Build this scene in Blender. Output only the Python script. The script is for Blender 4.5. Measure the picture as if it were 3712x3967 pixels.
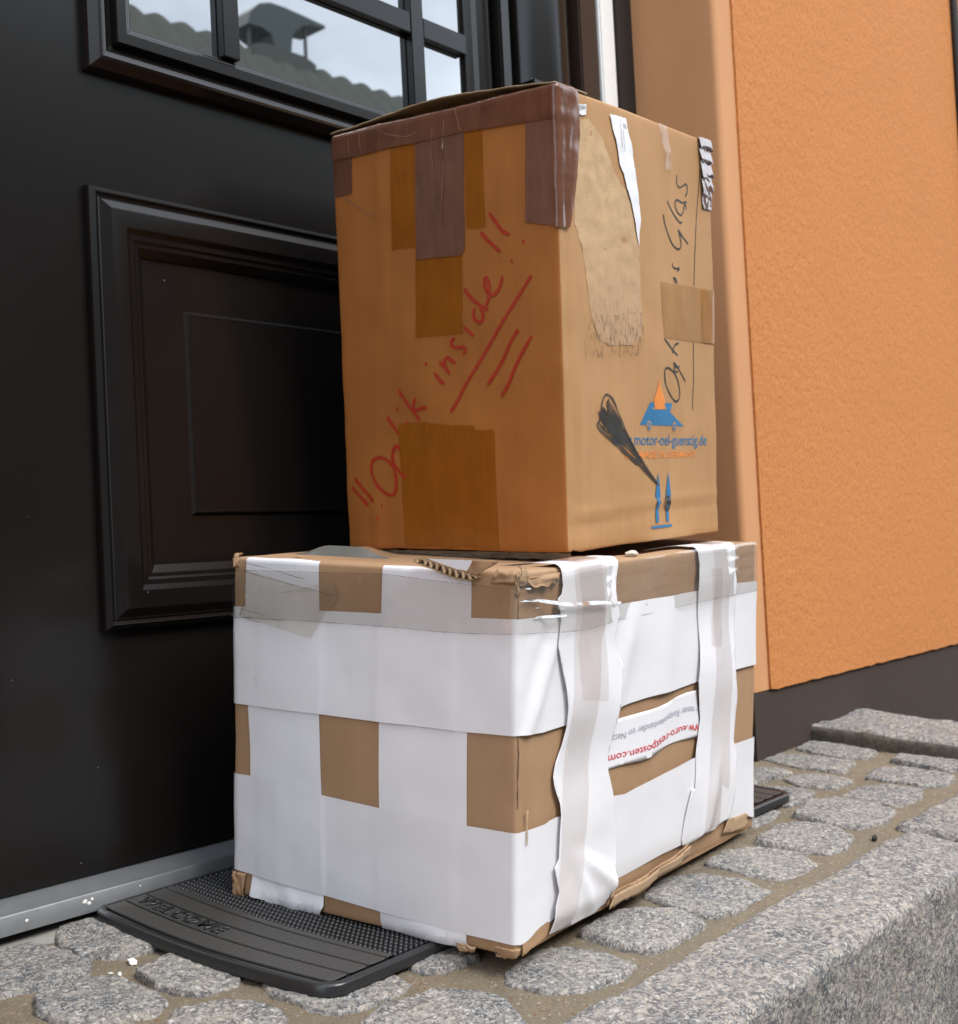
import bpy, bmesh, math, random
from mathutils import Vector, Matrix, noise
random.seed(7)
for o in list(bpy.data.objects): bpy.data.objects.remove(o)
scn = bpy.context.scene
COL = scn.collection
R = math.radians
UP = Vector((0, 0, 0.5))                      # the camera hangs half a metre above the landing

# ------------------------------------------------------------------ camera
cd = bpy.data.cameras.new('camera'); cam = bpy.data.objects.new('camera', cd); COL.objects.link(cam)
cd.sensor_fit = 'HORIZONTAL'; cd.sensor_width = 36; cd.lens = 46.375
cd.clip_start = 0.05; cd.clip_end = 500
right, up, fwd = Vector((0.66115, -0.748522, -0.050945)), Vector((0.012182, -0.057185, 0.998289)), Vector((0.750155, 0.66064, 0.028689))
cam.matrix_world = Matrix(((right.x, up.x, -fwd.x, 0), (right.y, up.y, -fwd.y, 0), (right.z, up.z, -fwd.z, UP.z), (0, 0, 0, 1)))
cd.dof.use_dof = True; cd.dof.focus_distance = 1.33; cd.dof.aperture_fstop = 11
scn.camera = cam
# ------------------------------------------------------------------ sky and sun
SUN_EL, SUN_AZ = R(50), R(276)                # azimuth counted from +X towards +Y: high over the street
w = bpy.data.worlds.new('World'); scn.world = w; w.use_nodes = True
wn, wl = w.node_tree.nodes, w.node_tree.links; wn.clear()
sky = wn.new('ShaderNodeTexSky'); sky.sky_type = 'NISHITA'; sky.sun_disc = False
sky.sun_elevation = SUN_EL; sky.sun_rotation = R(90) - SUN_AZ; sky.air_density = 1.0; sky.dust_density = 1.5
tc = wn.new('ShaderNodeTexCoord'); mp = wn.new('ShaderNodeMapping'); mp.inputs['Scale'].default_value = (1.6, 1.6, 3.2)
nz = wn.new('ShaderNodeTexNoise'); nz.inputs['Scale'].default_value = 1.3; nz.inputs['Detail'].default_value = 8; nz.inputs['Roughness'].default_value = .55
rp = wn.new('ShaderNodeValToRGB'); rp.color_ramp.elements[0].position = .24; rp.color_ramp.elements[1].position = .52; rp.color_ramp.elements[0].color = (.34, .34, .34, 1)
mx = wn.new('ShaderNodeMix'); mx.data_type = 'RGBA'; mx.inputs[7].default_value = (14.0, 15.5, 17.4, 1)
bg = wn.new('ShaderNodeBackground'); bg.inputs['Strength'].default_value = .13
ow = wn.new('ShaderNodeOutputWorld')
wl.new(tc.outputs['Generated'], mp.inputs[0]); wl.new(mp.outputs[0], nz.inputs['Vector']); wl.new(nz.outputs[0], rp.inputs[0])
wl.new(rp.outputs[0], mx.inputs[0]); wl.new(sky.outputs[0], mx.inputs[6]); wl.new(mx.outputs[2], bg.inputs[0]); wl.new(bg.outputs[0], ow.inputs[0])
sd = bpy.data.lights.new('sun', 'SUN'); sd.energy = 3.0; sd.angle = R(28); sd.color = (1, .965, .925)
sun = bpy.data.objects.new('sun', sd); COL.objects.link(sun)
sdir = Vector((math.cos(SUN_EL) * math.cos(SUN_AZ), math.cos(SUN_EL) * math.sin(SUN_AZ), math.sin(SUN_EL)))
sun.rotation_euler = sdir.to_track_quat('Z', 'Y').to_euler(); sun.location = sdir * 20
vs = scn.view_settings; vs.view_transform = 'Standard'; vs.look = 'None'; vs.exposure = 0.1; vs.gamma = 1; vs.use_curve_mapping = False
scn.cycles.max_bounces = 8; scn.cycles.transparent_max_bounces = 12
scn.cycles.caustics_reflective = False; scn.cycles.caustics_refractive = False

# ------------------------------------------------------------------ materials
class NT:
    def __init__(s, name):
        s.m = bpy.data.materials.new(name); s.m.use_nodes = True; s.t = s.m.node_tree; s.n = s.t.nodes; s.l = s.t.links
        s.b = s.n['Principled BSDF']; s.out = s.n['Material Output']
    def add(s, kind, **kw):
        x = s.n.new(kind)
        for k, v in kw.items(): setattr(x, k, v)
        return x
    def coords(s, kind='Object', scale=(1, 1, 1)):
        c = s.add('ShaderNodeTexCoord'); m = s.add('ShaderNodeMapping'); m.inputs['Scale'].default_value = scale
        s.l.new(c.outputs[kind], m.inputs[0]); return m.outputs[0]
    def noise(s, vec, scale, detail=4, rough=.5, dist=0):
        x = s.add('ShaderNodeTexNoise'); x.inputs['Scale'].default_value = scale; x.inputs['Detail'].default_value = detail
        x.inputs['Roughness'].default_value = rough; x.inputs['Distortion'].default_value = dist
        s.l.new(vec, x.inputs['Vector']); return x.outputs[0]
    def voro(s, vec, scale, feat='F1', out=0):
        x = s.add('ShaderNodeTexVoronoi'); x.feature = feat; x.inputs['Scale'].default_value = scale
        s.l.new(vec, x.inputs['Vector']); return x.outputs[out]
    def ramp(s, fac, stops, interp='LINEAR'):
        x = s.add('ShaderNodeValToRGB'); cr = x.color_ramp; cr.interpolation = interp
        while len(cr.elements) < len(stops): cr.elements.new(.5)
        for e, (p, c) in zip(cr.elements, stops):
            e.position = p; e.color = c if len(c) == 4 else (*c, 1)
        s.l.new(fac, x.inputs[0]); return x.outputs[0]
    def mix(s, fac, a, b, mode='MIX'):
        x = s.add('ShaderNodeMix'); x.data_type = 'RGBA'; x.blend_type = mode
        for v, i in ((fac, 0), (a, 6), (b, 7)):
            if isinstance(v, (int, float)): x.inputs[i].default_value = v
            elif isinstance(v, tuple): x.inputs[i].default_value = (*v, 1)
            else: s.l.new(v, x.inputs[i])
        return x.outputs[2]
    def math(s, op, a, b=None):
        x = s.add('ShaderNodeMath'); x.operation = op
        for v, i in ((a, 0), (b, 1)):
            if v is None: continue
            if isinstance(v, (int, float)): x.inputs[i].default_value = v
            else: s.l.new(v, x.inputs[i])
        return x.outputs[0]
    def bump(s, h, strength=.3, dist=.001, chain=None):
        x = s.add('ShaderNodeBump'); x.inputs['Strength'].default_value = strength; x.inputs['Distance'].default_value = dist
        s.l.new(h, x.inputs['Height'])
        if chain is not None: s.l.new(chain, x.inputs['Normal'])
        return x.outputs[0]
    def fin(s, col=None, rough=None, nrm=None, **kw):
        def put(k, v):
            if v is None: return
            i = s.b.inputs[k]
            if isinstance(v, (int, float)): i.default_value = v
            elif isinstance(v, tuple): i.default_value = (*v, 1)
            else: s.l.new(v, i)
        put('Base Color', col); put('Roughness', rough); put('Normal', nrm)
        for k, v in kw.items(): put(k, v)
        return s.m

def mat_cardboard(name, base, dark, flute=.25, rough=.75):
    t = NT(name); uv = t.coords('UV', (1, 1, 1))           # UV is in metres along the parcel wall
    big = t.noise(uv, 9, 4, .6); fine = t.noise(uv, 900, 3, .7)
    st = t.coords('UV', (1, .06, 1)); streak = t.noise(st, 260, 4, .65); wide = t.noise(st, 45, 3, .5)
    c = t.mix(t.ramp(big, [(.35, (0, 0, 0)), (.68, (1, 1, 1))]), base, dark)
    c = t.mix(t.ramp(streak, [(.42, (0, 0, 0)), (.8, (.16, .16, .16))]), c, tuple(v * .62 for v in dark))
    c = t.mix(t.ramp(wide, [(.4, (0, 0, 0)), (.7, (.20, .20, .20))]), c, tuple(min(1, v * 1.22) for v in base))
    c = t.mix(t.ramp(fine, [(.3, (.38, .38, .38)), (.62, (0, 0, 0))]), c, tuple(v * .5 for v in dark))
    n = t.bump(wide, flute, .0008); n = t.bump(fine, .15, .0003, n)
    return t.fin(c, rough, n)
def mat_paper(name, base, warm=.15):
    t = NT(name); uv = t.coords('UV'); a = t.noise(uv, 14, 4, .55); b = t.noise(uv, 5, 2); f = t.noise(uv, 700, 3, .7)
    c = t.mix(t.ramp(a, [(.4, (0, 0, 0)), (.75, (.5, .5, .5))]), base, (base[0] * .93, base[1] * .925, base[2] * .91))
    n = t.bump(b, .35, .004); n = t.bump(f, .06, .0002, n)
    return t.fin(c, .33, n, **{'Specular IOR Level': .5})
def mat_tape(name, base, rough=.22, var=.25, alpha=1.0):
    t = NT(name); uv = t.coords('UV'); a = t.noise(uv, 30, 5, .6); st = t.noise(t.coords('UV', (1, .12, 1)), 120, 4, .6)
    c = t.mix(t.ramp(a, [(.3, (0, 0, 0)), (.75, (1, 1, 1))]), base, tuple(v * (1 - var) for v in base))
    c = t.mix(t.ramp(st, [(.5, (0, 0, 0)), (.8, (.35, .35, .35))]), c, tuple(min(1, v * 1.35) for v in base))
    n = t.bump(t.noise(t.coords('UV', (1, .4, 1)), 70, 4, .6, 1.0), .45, .0012)
    wn_ = t.noise(t.coords('UV', (1, .10, 1)), 55, 3, .5, .8)
    c = t.mix(t.ramp(wn_, [(.52, (0, 0, 0)), (.60, (.10, .10, .10)), (.68, (0, 0, 0))]), c, tuple(min(1, v * 1.9) for v in base))
    return t.fin(c, rough, n, Alpha=alpha, **{'Coat Weight': .3, 'Coat Roughness': .08})
def mat_clear(name, tint=(.985, .975, .955), haze=.05, hz=(.62, .58, .52), rough=.06, f0=.05):
    t = NT(name); t.n.remove(t.b)
    tr = t.add('ShaderNodeBsdfTransparent'); tr.inputs[0].default_value = (*tint, 1)
    df = t.add('ShaderNodeBsdfDiffuse'); gl = t.add('ShaderNodeBsdfGlossy'); gl.inputs['Roughness'].default_value = rough
    uv = t.coords('UV'); nn = t.noise(uv, 26, 5, .6, .6)
    t.l.new(t.ramp(nn, [(.3, tuple(v * .8 for v in hz)), (.7, hz)]), df.inputs[0])
    bp = t.bump(t.noise(t.coords('UV', (.35, 1, 1)), 60, 4, .55, .8), .35, .0006)
    t.l.new(bp, gl.inputs['Normal'])
    m1 = t.add('ShaderNodeMixShader'); t.l.new(t.ramp(nn, [(.35, (haze * .5,) * 3), (.7, (haze * 1.6,) * 3)]), m1.inputs[0])
    t.l.new(tr.outputs[0], m1.inputs[1]); t.l.new(df.outputs[0], m1.inputs[2])
    lw_ = t.add('ShaderNodeLayerWeight'); lw_.inputs[0].default_value = .5; t.l.new(bp, lw_.inputs['Normal'])
    fr = t.math('ADD', t.math('MULTIPLY', t.math('POWER', lw_.outputs['Facing'], 4.5), .8), f0)
    m2 = t.add('ShaderNodeMixShader'); t.l.new(fr, m2.inputs[0]); t.l.new(m1.outputs[0], m2.inputs[1]); t.l.new(gl.outputs[0], m2.inputs[2])
    t.l.new(m2.outputs[0], t.out.inputs[0]); return t.m
def mat_ink(name, col, rough=.55):
    t = NT(name); uv = t.coords('UV'); f = t.noise(uv, 260, 3, .7)
    return t.fin(t.mix(t.ramp(f, [(.45, (0, 0, 0)), (.8, (.6, .6, .6))]), col, tuple(min(1, v * 1.6 + .03) for v in col)), rough)
def mat_granite(name, pale=(.305, .28, .245), scale=1.0, dust=.35):
    t = NT(name); o = t.coords('Object', (1, 1, 1.0))
    warp = t.noise(o, 130 * scale, 3, .6)
    w_ = t.add('ShaderNodeVectorMath', operation='MULTIPLY_ADD')
    t.l.new(warp, w_.inputs[0]); w_.inputs[1].default_value = (.004, .004, .004); t.l.new(o, w_.inputs[2]); o2 = w_.outputs[0]
    v1 = t.voro(o2, 330 * scale, out=1); sep = t.add('ShaderNodeSeparateColor'); t.l.new(v1, sep.inputs[0])
    v2 = t.voro(o2, 520 * scale, out=1); sep2 = t.add('ShaderNodeSeparateColor'); t.l.new(v2, sep2.inputs[0])
    clump = t.noise(o, 130 * scale, 3, .6)
    c = t.ramp(sep.outputs[0], [(0, (.13, .135, .14)), (.16, (.20, .20, .20)), (.3, tuple(v * .72 for v in pale)), (.55, pale), (.78, (.38, .325, .275)), (.93, (.47, .45, .42))], 'CONSTANT')
    dk = t.math('MULTIPLY', t.ramp(sep2.outputs[1], [(0, (1, 1, 1)), (.62, (0, 0, 0))], 'CONSTANT'), t.ramp(clump, [(.465, (0, 0, 0)), (.52, (1, 1, 1))]))
    c = t.mix(dk, c, (.035, .037, .042))
    big = t.noise(o, 26, 4, .6)
    c = t.mix(t.ramp(big, [(.4, (0, 0, 0)), (.75, (dust,) * 3)]), c, (.34, .29, .225))
    cell = t.add('ShaderNodeSeparateColor'); t.l.new(t.voro(o, 7.5, out=1), cell.inputs[0])
    c = t.mix(.2, c, t.ramp(cell.outputs[0], [(0, (.22, .225, .23)), (.5, (.34, .32, .30)), (1, (.42, .37, .32))]))
    n = t.bump(t.noise(o, 260 * scale, 4, .65), .6, .002); n = t.bump(t.noise(o, 75, 5, .65), .6, .007, n)
    return t.fin(c, .82, n)
def mat_sand():
    t = NT('sandy mortar'); o = t.coords('Object'); a = t.noise(o, 700, 4, .8); b = t.noise(o, 22, 5, .65); g = t.voro(o, 420, out=1)
    s_ = t.add('ShaderNodeSeparateColor'); t.l.new(g, s_.inputs[0])
    c = t.ramp(a, [(.25, (.15, .112, .068)), (.5, (.31, .245, .16)), (.78, (.47, .38, .27))])
    c = t.mix(t.ramp(b, [(.38, (0, 0, 0)), (.7, (.75, .75, .75))]), c, (.24, .20, .148))
    c = t.mix(t.ramp(s_.outputs[0], [(0, (.6, .6, .6)), (.025, (0, 0, 0))], 'CONSTANT'), c, (.55, .5, .43))
    c = t.mix(t.ramp(s_.outputs[1], [(0, (.8, .8, .8)), (.03, (0, 0, 0))], 'CONSTANT'), c, (.30, .12, .05))
    n = t.bump(a, 1.0, .003); n = t.bump(t.noise(o, 160, 4, .7), .9, .006, n)
    return t.fin(c, .95, n)
def mat_stucco(name, base, dark, sc=150, depth=.006, st=.8):
    t = NT(name); o = t.coords('Object'); a = t.noise(o, sc, 4, .62); b = t.noise(o, sc * .35, 3, .5); d = t.noise(o, 5, 4, .6)
    c = t.mix(t.ramp(a, [(.32, (1, 1, 1)), (.55, (0, 0, 0))]), base, dark)
    c = t.mix(t.ramp(d, [(.4, (0, 0, 0)), (.8, (.5, .5, .5))]), c, tuple(v * .86 for v in base))
    n = t.bump(b, st, depth); n = t.bump(a, st, depth * .5, n)
    return t.fin(c, .9, n)
def mat_plain(name, col, rough=.5, nb=0, ns=60, nd=.001, var=.08, **kw):
    t = NT(name); o = t.coords('Object'); a = t.noise(o, ns, 5, .6)
    c = t.mix(a, tuple(v * (1 - var) for v in col), tuple(min(1, v * (1 + var)) for v in col))
    n = t.bump(a, nb, nd) if nb else None
    return t.fin(c, rough, n, **kw)
def mat_door():
    t = NT('dark brown door paint'); o = t.coords('Object'); a = t.noise(o, 7, 5, .6); sp = t.voro(o, 70, out=0); f = t.noise(o, 240, 3, .6); v1 = t.voro(o, 23, out=0)
    c = t.mix(t.ramp(a, [(.4, (0, 0, 0)), (.8, (1, 1, 1))]), (.0075, .0065, .0058), (.010, .0088, .008))
    c = t.mix(t.ramp(v1, [(.013, (.8, .8, .8)), (.022, (0, 0, 0))]), c, (.30, .28, .25))
    r = .22
    return t.fin(c, r, t.bump(f, .05, .0004), IOR=1.46)

M = {}
M['card'] = mat_cardboard('cardboard', (.43, .262, .145), (.365, .215, .112))
M['card_top'] = mat_cardboard('orange tinged cardboard', (.49, .272, .118), (.425, .225, .09))
M['card_edge'] = mat_plain('torn cardboard edge', (.40, .27, .16), .9, .5, 300, .001, .25)
M['inner'] = mat_plain('torn paper liner', (.52, .38, .235), .92, .9, 260, .003, .12)
M['paper'] = mat_paper('white paper strip', (.81, .80, .825))
M['paper2'] = mat_paper('white paper strip upper', (.79, .78, .80))
M['brown'] = mat_tape('brown packing tape', (.175, .072, .042), .2, .3, .88)
M['brown_shiny'] = mat_tape('glossy brown tape', (.16, .07, .04), .12); M['brown_shiny'].node_tree.nodes['Principled BSDF'].inputs['IOR'].default_value = 2.8
M['brown2'] = mat_tape('brown packing tape middle', (.19, .09, .062), .24, .15, .9)
M['tan'] = mat_tape('tan packing tape', (.345, .104, .006), .36, .2, .8)
M['tan2'] = mat_tape('pale tan packing tape', (.44, .215, .055), .4, .15, .6)
M['tan3'] = mat_tape('honey packing tape', (.40, .165, .015), .35, .15, .7)
M['clear'] = mat_clear('clear tape', (.99, .98, .965), .035, (.62, .58, .52), .035, .13)
M['clear2'] = mat_clear('clear tape over paper', (.995, .975, .965), .03, (.70, .60, .55), .12)
M['dirty'] = mat_clear('dusty clear tape', (.965, .945, .91), .10, (.55, .49, .40), .2)
M['red'] = mat_ink('red marker', (.36, .026, .006)); M['black'] = mat_ink('black pen', (.022, .028, .022))
M['blue'] = mat_ink('blue print', (.02, .145, .30)); M['orange'] = mat_ink('orange print', (.70, .21, .03)); M['dark'] = mat_ink('black crayon', (.028, .026, .022), .4)
M['redp'] = mat_ink('red print', (.62, .06, .07)); M['greyp'] = mat_ink('grey print', (.40, .40, .46))
M['granite'] = mat_granite('granite cobble'); M['granite2'] = mat_granite('granite kerb', (.335, .295, .25), .8, .35)
M['sand'] = mat_sand()
M['rubber'] = mat_plain('black rubber', (.022, .022, .023), .28, .3, 300, .0006, .2)
M['rubber_top'] = mat_plain('dusty black rubber', (.050, .047, .043), .45, .4, 500, .0006, .3)
M['door'] = mat_door()
M['glass'] = NT('window glass').fin((.012, .016, .018), .012, None, IOR=4.6)
M['alu'] = mat_plain('galvanised threshold', (.36, .375, .39), .42, .15, 40, .001, .2, Metallic=.75)
M['orange_wall'] = mat_stucco('orange stucco', (.56, .217, .060), (.42, .145, .036), 150, .0032, .75)
M['trim'] = mat_stucco('smooth peach render', (.60, .30, .14), (.56, .27, .12), 500, .0008, .3)
M['plinth'] = mat_stucco('dark brown plinth paint', (.048, .031, .023), (.034, .022, .017), 260, .0015, .4)
M['white_pvc'] = mat_plain('white frame', (.84, .84, .82), .35)
M['frame_brown'] = mat_plain('brown frame', (.04, .024, .016), .4)
M['gap'] = mat_plain('plain black', (.012, .010, .009), .6)
M['street'] = mat_stucco('street paving', (.15, .14, .13), (.11, .105, .10), 60, .004, .5)
M['mortar'] = mat_plain('grey mortar', (.26, .245, .22), .9, .6, 120, .002, .15)
M['facade2'] = mat_plain('grey render across the street', (.13, .125, .115), .9)
M['tile'] = mat_plain('weathered roof tile', (.12, .125, .10), .8, 0, 8, .01, .3)
M['chim'] = mat_plain('chimney render', (.10, .11, .095), .9); M['zinc'] = mat_plain('zinc cowl', (.07, .09, .085), .6)
M['chip'] = mat_plain('white plaster chip', (.78, .77, .73), .9)
M['pebble'] = mat_plain('orange brick crumb', (.50, .16, .06), .9)

# ------------------------------------------------------------------ helpers
def thing(name, label, cat, loc, group=None):
    o = bpy.data.objects.new(name, None); COL.objects.link(o); o.location = loc; o.empty_display_size = .1
    o['label'] = label; o['category'] = cat
    if group: o['group'] = group
    return o
def tag(o, label, cat, group=None):
    o['label'] = label; o['category'] = cat
    if group: o['group'] = group
    return o
def root_loc(p):
    v = Vector((0, 0, 0))
    while p is not None: v += p.location; p = p.parent
    return v
def obj(name, bm, mat, parent=None, smooth=True, kind=None, origin=None, angle=None):
    """link a bmesh given in world coordinates as ONE mesh object"""
    off = root_loc(parent) if parent else (origin if origin is not None else Vector((0, 0, 0)))
    bmesh.ops.translate(bm, verts=bm.verts, vec=-off)
    me = bpy.data.meshes.new(name); bm.to_mesh(me); bm.free()
    if smooth:
        me.polygons.foreach_set('use_smooth', [True] * len(me.polygons))
        if angle: me.set_sharp_from_angle(angle=R(angle))
    for m_ in (mat if isinstance(mat, list) else [mat]): me.materials.append(m_)
    o = bpy.data.objects.new(name, me); COL.objects.link(o)
    if parent: o.parent = parent
    else: o.location = off
    if kind: o['kind'] = kind
    return o
def add_box(bm, a, b, bev=0):
    a, b = Vector(a), Vector(b)
    r = bmesh.ops.create_cube(bm, size=1)
    for v in r['verts']: v.co = Vector([(a[i] + b[i]) / 2 + v.co[i] * (b[i] - a[i]) for i in range(3)])
    if bev:
        es = {e for v in r['verts'] for e in v.link_edges}
        bmesh.ops.bevel(bm, geom=list(es), offset=bev, segments=2, affect='EDGES')
def box(name, a, b, mat, parent=None, bev=.002, **kw):
    bm = bmesh.new(); add_box(bm, Vector(a) + UP, Vector(b) + UP, bev); return obj(name, bm, mat, parent, angle=40, **kw)
def loft(bm, rings, close_ring=False):
    vs_ = [[bm.verts.new(p) for p in r] for r in rings]
    for i in range(len(vs_) - 1):
        n = len(vs_[i])
        for j in range(n if close_ring else n - 1):
            bm.faces.new((vs_[i][j], vs_[i][(j + 1) % n], vs_[i + 1][(j + 1) % n], vs_[i + 1][j]))
    return vs_
def moulding(bm, x0, x1, z0, z1, y, prof):
    """mitred moulding round a rectangle in a plane facing -Y; prof = (inset, height proud of the plane)"""
    rings = []
    for ins, h in prof:
        rings.append([Vector((x0 + ins, y - h, z0 + ins)) + UP, Vector((x1 - ins, y - h, z0 + ins)) + UP, Vector((x1 - ins, y - h, z1 - ins)) + UP, Vector((x0 + ins, y - h, z1 - ins)) + UP])
    loft(bm, rings, True)
# landing frame: slopes a little towards the street
TL = Matrix(((0.999848, 0, -0.017434), (-0.001158, 0.99779, -0.066441), (0.017395, 0.066451, 0.997638)))
def lw(x, y, z): return TL @ Vector((x, y, z)) + UP
def _bare():
    t = NT('bare torn board'); uv = t.coords('UV'); a = t.noise(uv, 55, 5, .65); f = t.noise(uv, 420, 3, .7); st = t.noise(t.coords('UV', (1, .3, 1)), 180, 4, .7)
    c = t.mix(t.ramp(a, [(.35, (0, 0, 0)), (.7, (1, 1, 1))]), (.56, .385, .215), (.47, .30, .165))
    sx = t.add('ShaderNodeSeparateXYZ'); t.l.new(uv, sx.inputs[0])
    low = t.ramp(sx.outputs[1], [(.30, (1, 1, 1)), (.42, (0, 0, 0))])
    c = t.mix(low, c, (.46, .29, .165))
    k = t.math('MULTIPLY', t.ramp(st, [(.50, (0, 0, 0)), (.60, (.8, .8, .8))]), t.ramp(sx.outputs[1], [(.22, (1, 1, 1)), (.37, (0, 0, 0))]))
    c = t.mix(k, c, (.24, .15, .09))
    return t.fin(c, .95, t.bump(f, .4, .001, t.bump(a, .4, .0015)))
M['bare'] = _bare()
def _cut(name, col, th0, th1, sc, stretch=(1, .3, 1), rough=.7, uvk='UV'):
    t = NT(name); uv = t.coords(uvk, stretch); a = t.noise(uv, sc, 5, .75); b = t.noise(t.coords(uvk), 30, 3, .5)
    k = t.math('MULTIPLY', t.ramp(a, [(th0, (0, 0, 0)), (th1, (1, 1, 1))]), t.ramp(b, [(.3, (.35, .35, .35)), (.6, (1, 1, 1))]))
    t.l.new(k, t.b.inputs['Alpha']); return t.fin(col, rough)
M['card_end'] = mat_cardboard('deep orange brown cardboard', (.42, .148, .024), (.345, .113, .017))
M['residue'] = _cut('dark glue residue', (.17, .10, .06), .52, .70, 210)
M['scrib'] = _cut('crayon hatching', (.028, .026, .022), .30, .42, 170, (1, .25, 1), .45)
M['grime'] = _cut('dark grime line', (.03, .026, .022), .38, .5, 300, (1, 1, 1), .8)
M['edge_board'] = mat_cardboard('weathered lid board', (.36, .25, .14), (.19, .14, .085), .4, .5)
M['dusty_film'] = mat_tape('dusty crumpled film', (.17, .145, .115), .25, .45)
M['film_grey'] = mat_plain('grey translucent film edge', (.13, .125, .11), .3)
M['foam'] = mat_plain('pale foam scrap', (.60, .53, .43), .8, .5, 200, .002)
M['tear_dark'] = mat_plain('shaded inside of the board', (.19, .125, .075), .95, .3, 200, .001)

M['wrinkle'] = mat_plain('pale tape wrinkle', (.27, .145, .10), .2)

M['glint'] = mat_clear('glare sliver', (.99, .98, .965), .1, (.8, .78, .75), .08, .55)  # extra mirror and pale haze put in for the glare on the tape

M['darker'] = mat_stucco('grimy stone side', (.13, .112, .088), (.075, .063, .048), 120, .004, .8)
# measured outlines on the parcels, in mm along the wall of each parcel: x<0 on the end facing -X, x>0 on the long side, second number is height
CT = {'000': [1.18119, 0.90021, -0.01231], '001': [1.15589, 0.86394, 0.54125], '010': [1.15768, 1.26072, 0.00694], '011': [1.12896, 1.22655, 0.56603], '100': [1.57583, 0.92517, 0.00352], '101': [1.54975, 0.88848, 0.5637], '110': [1.55232, 1.28567, 0.02278], '111': [1.52281, 1.25109, 0.58847]}
CB = {'000': [0.97059, 0.83516, -0.42408], '001': [0.966, 0.80394, -0.02765], '010': [0.92037, 1.23761, -0.40383], '011': [0.91954, 1.20714, 0.00387], '100': [1.58731, 0.90428, -0.42203], '101': [1.58591, 0.87234, -0.01247], '110': [1.53709, 1.30674, -0.40178], '111': [1.53945, 1.27554, 0.01904]}
DT = [0.39562, 0.36308, 0.55996]
DB = [0.6227, 0.40689, 0.40585]
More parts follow.
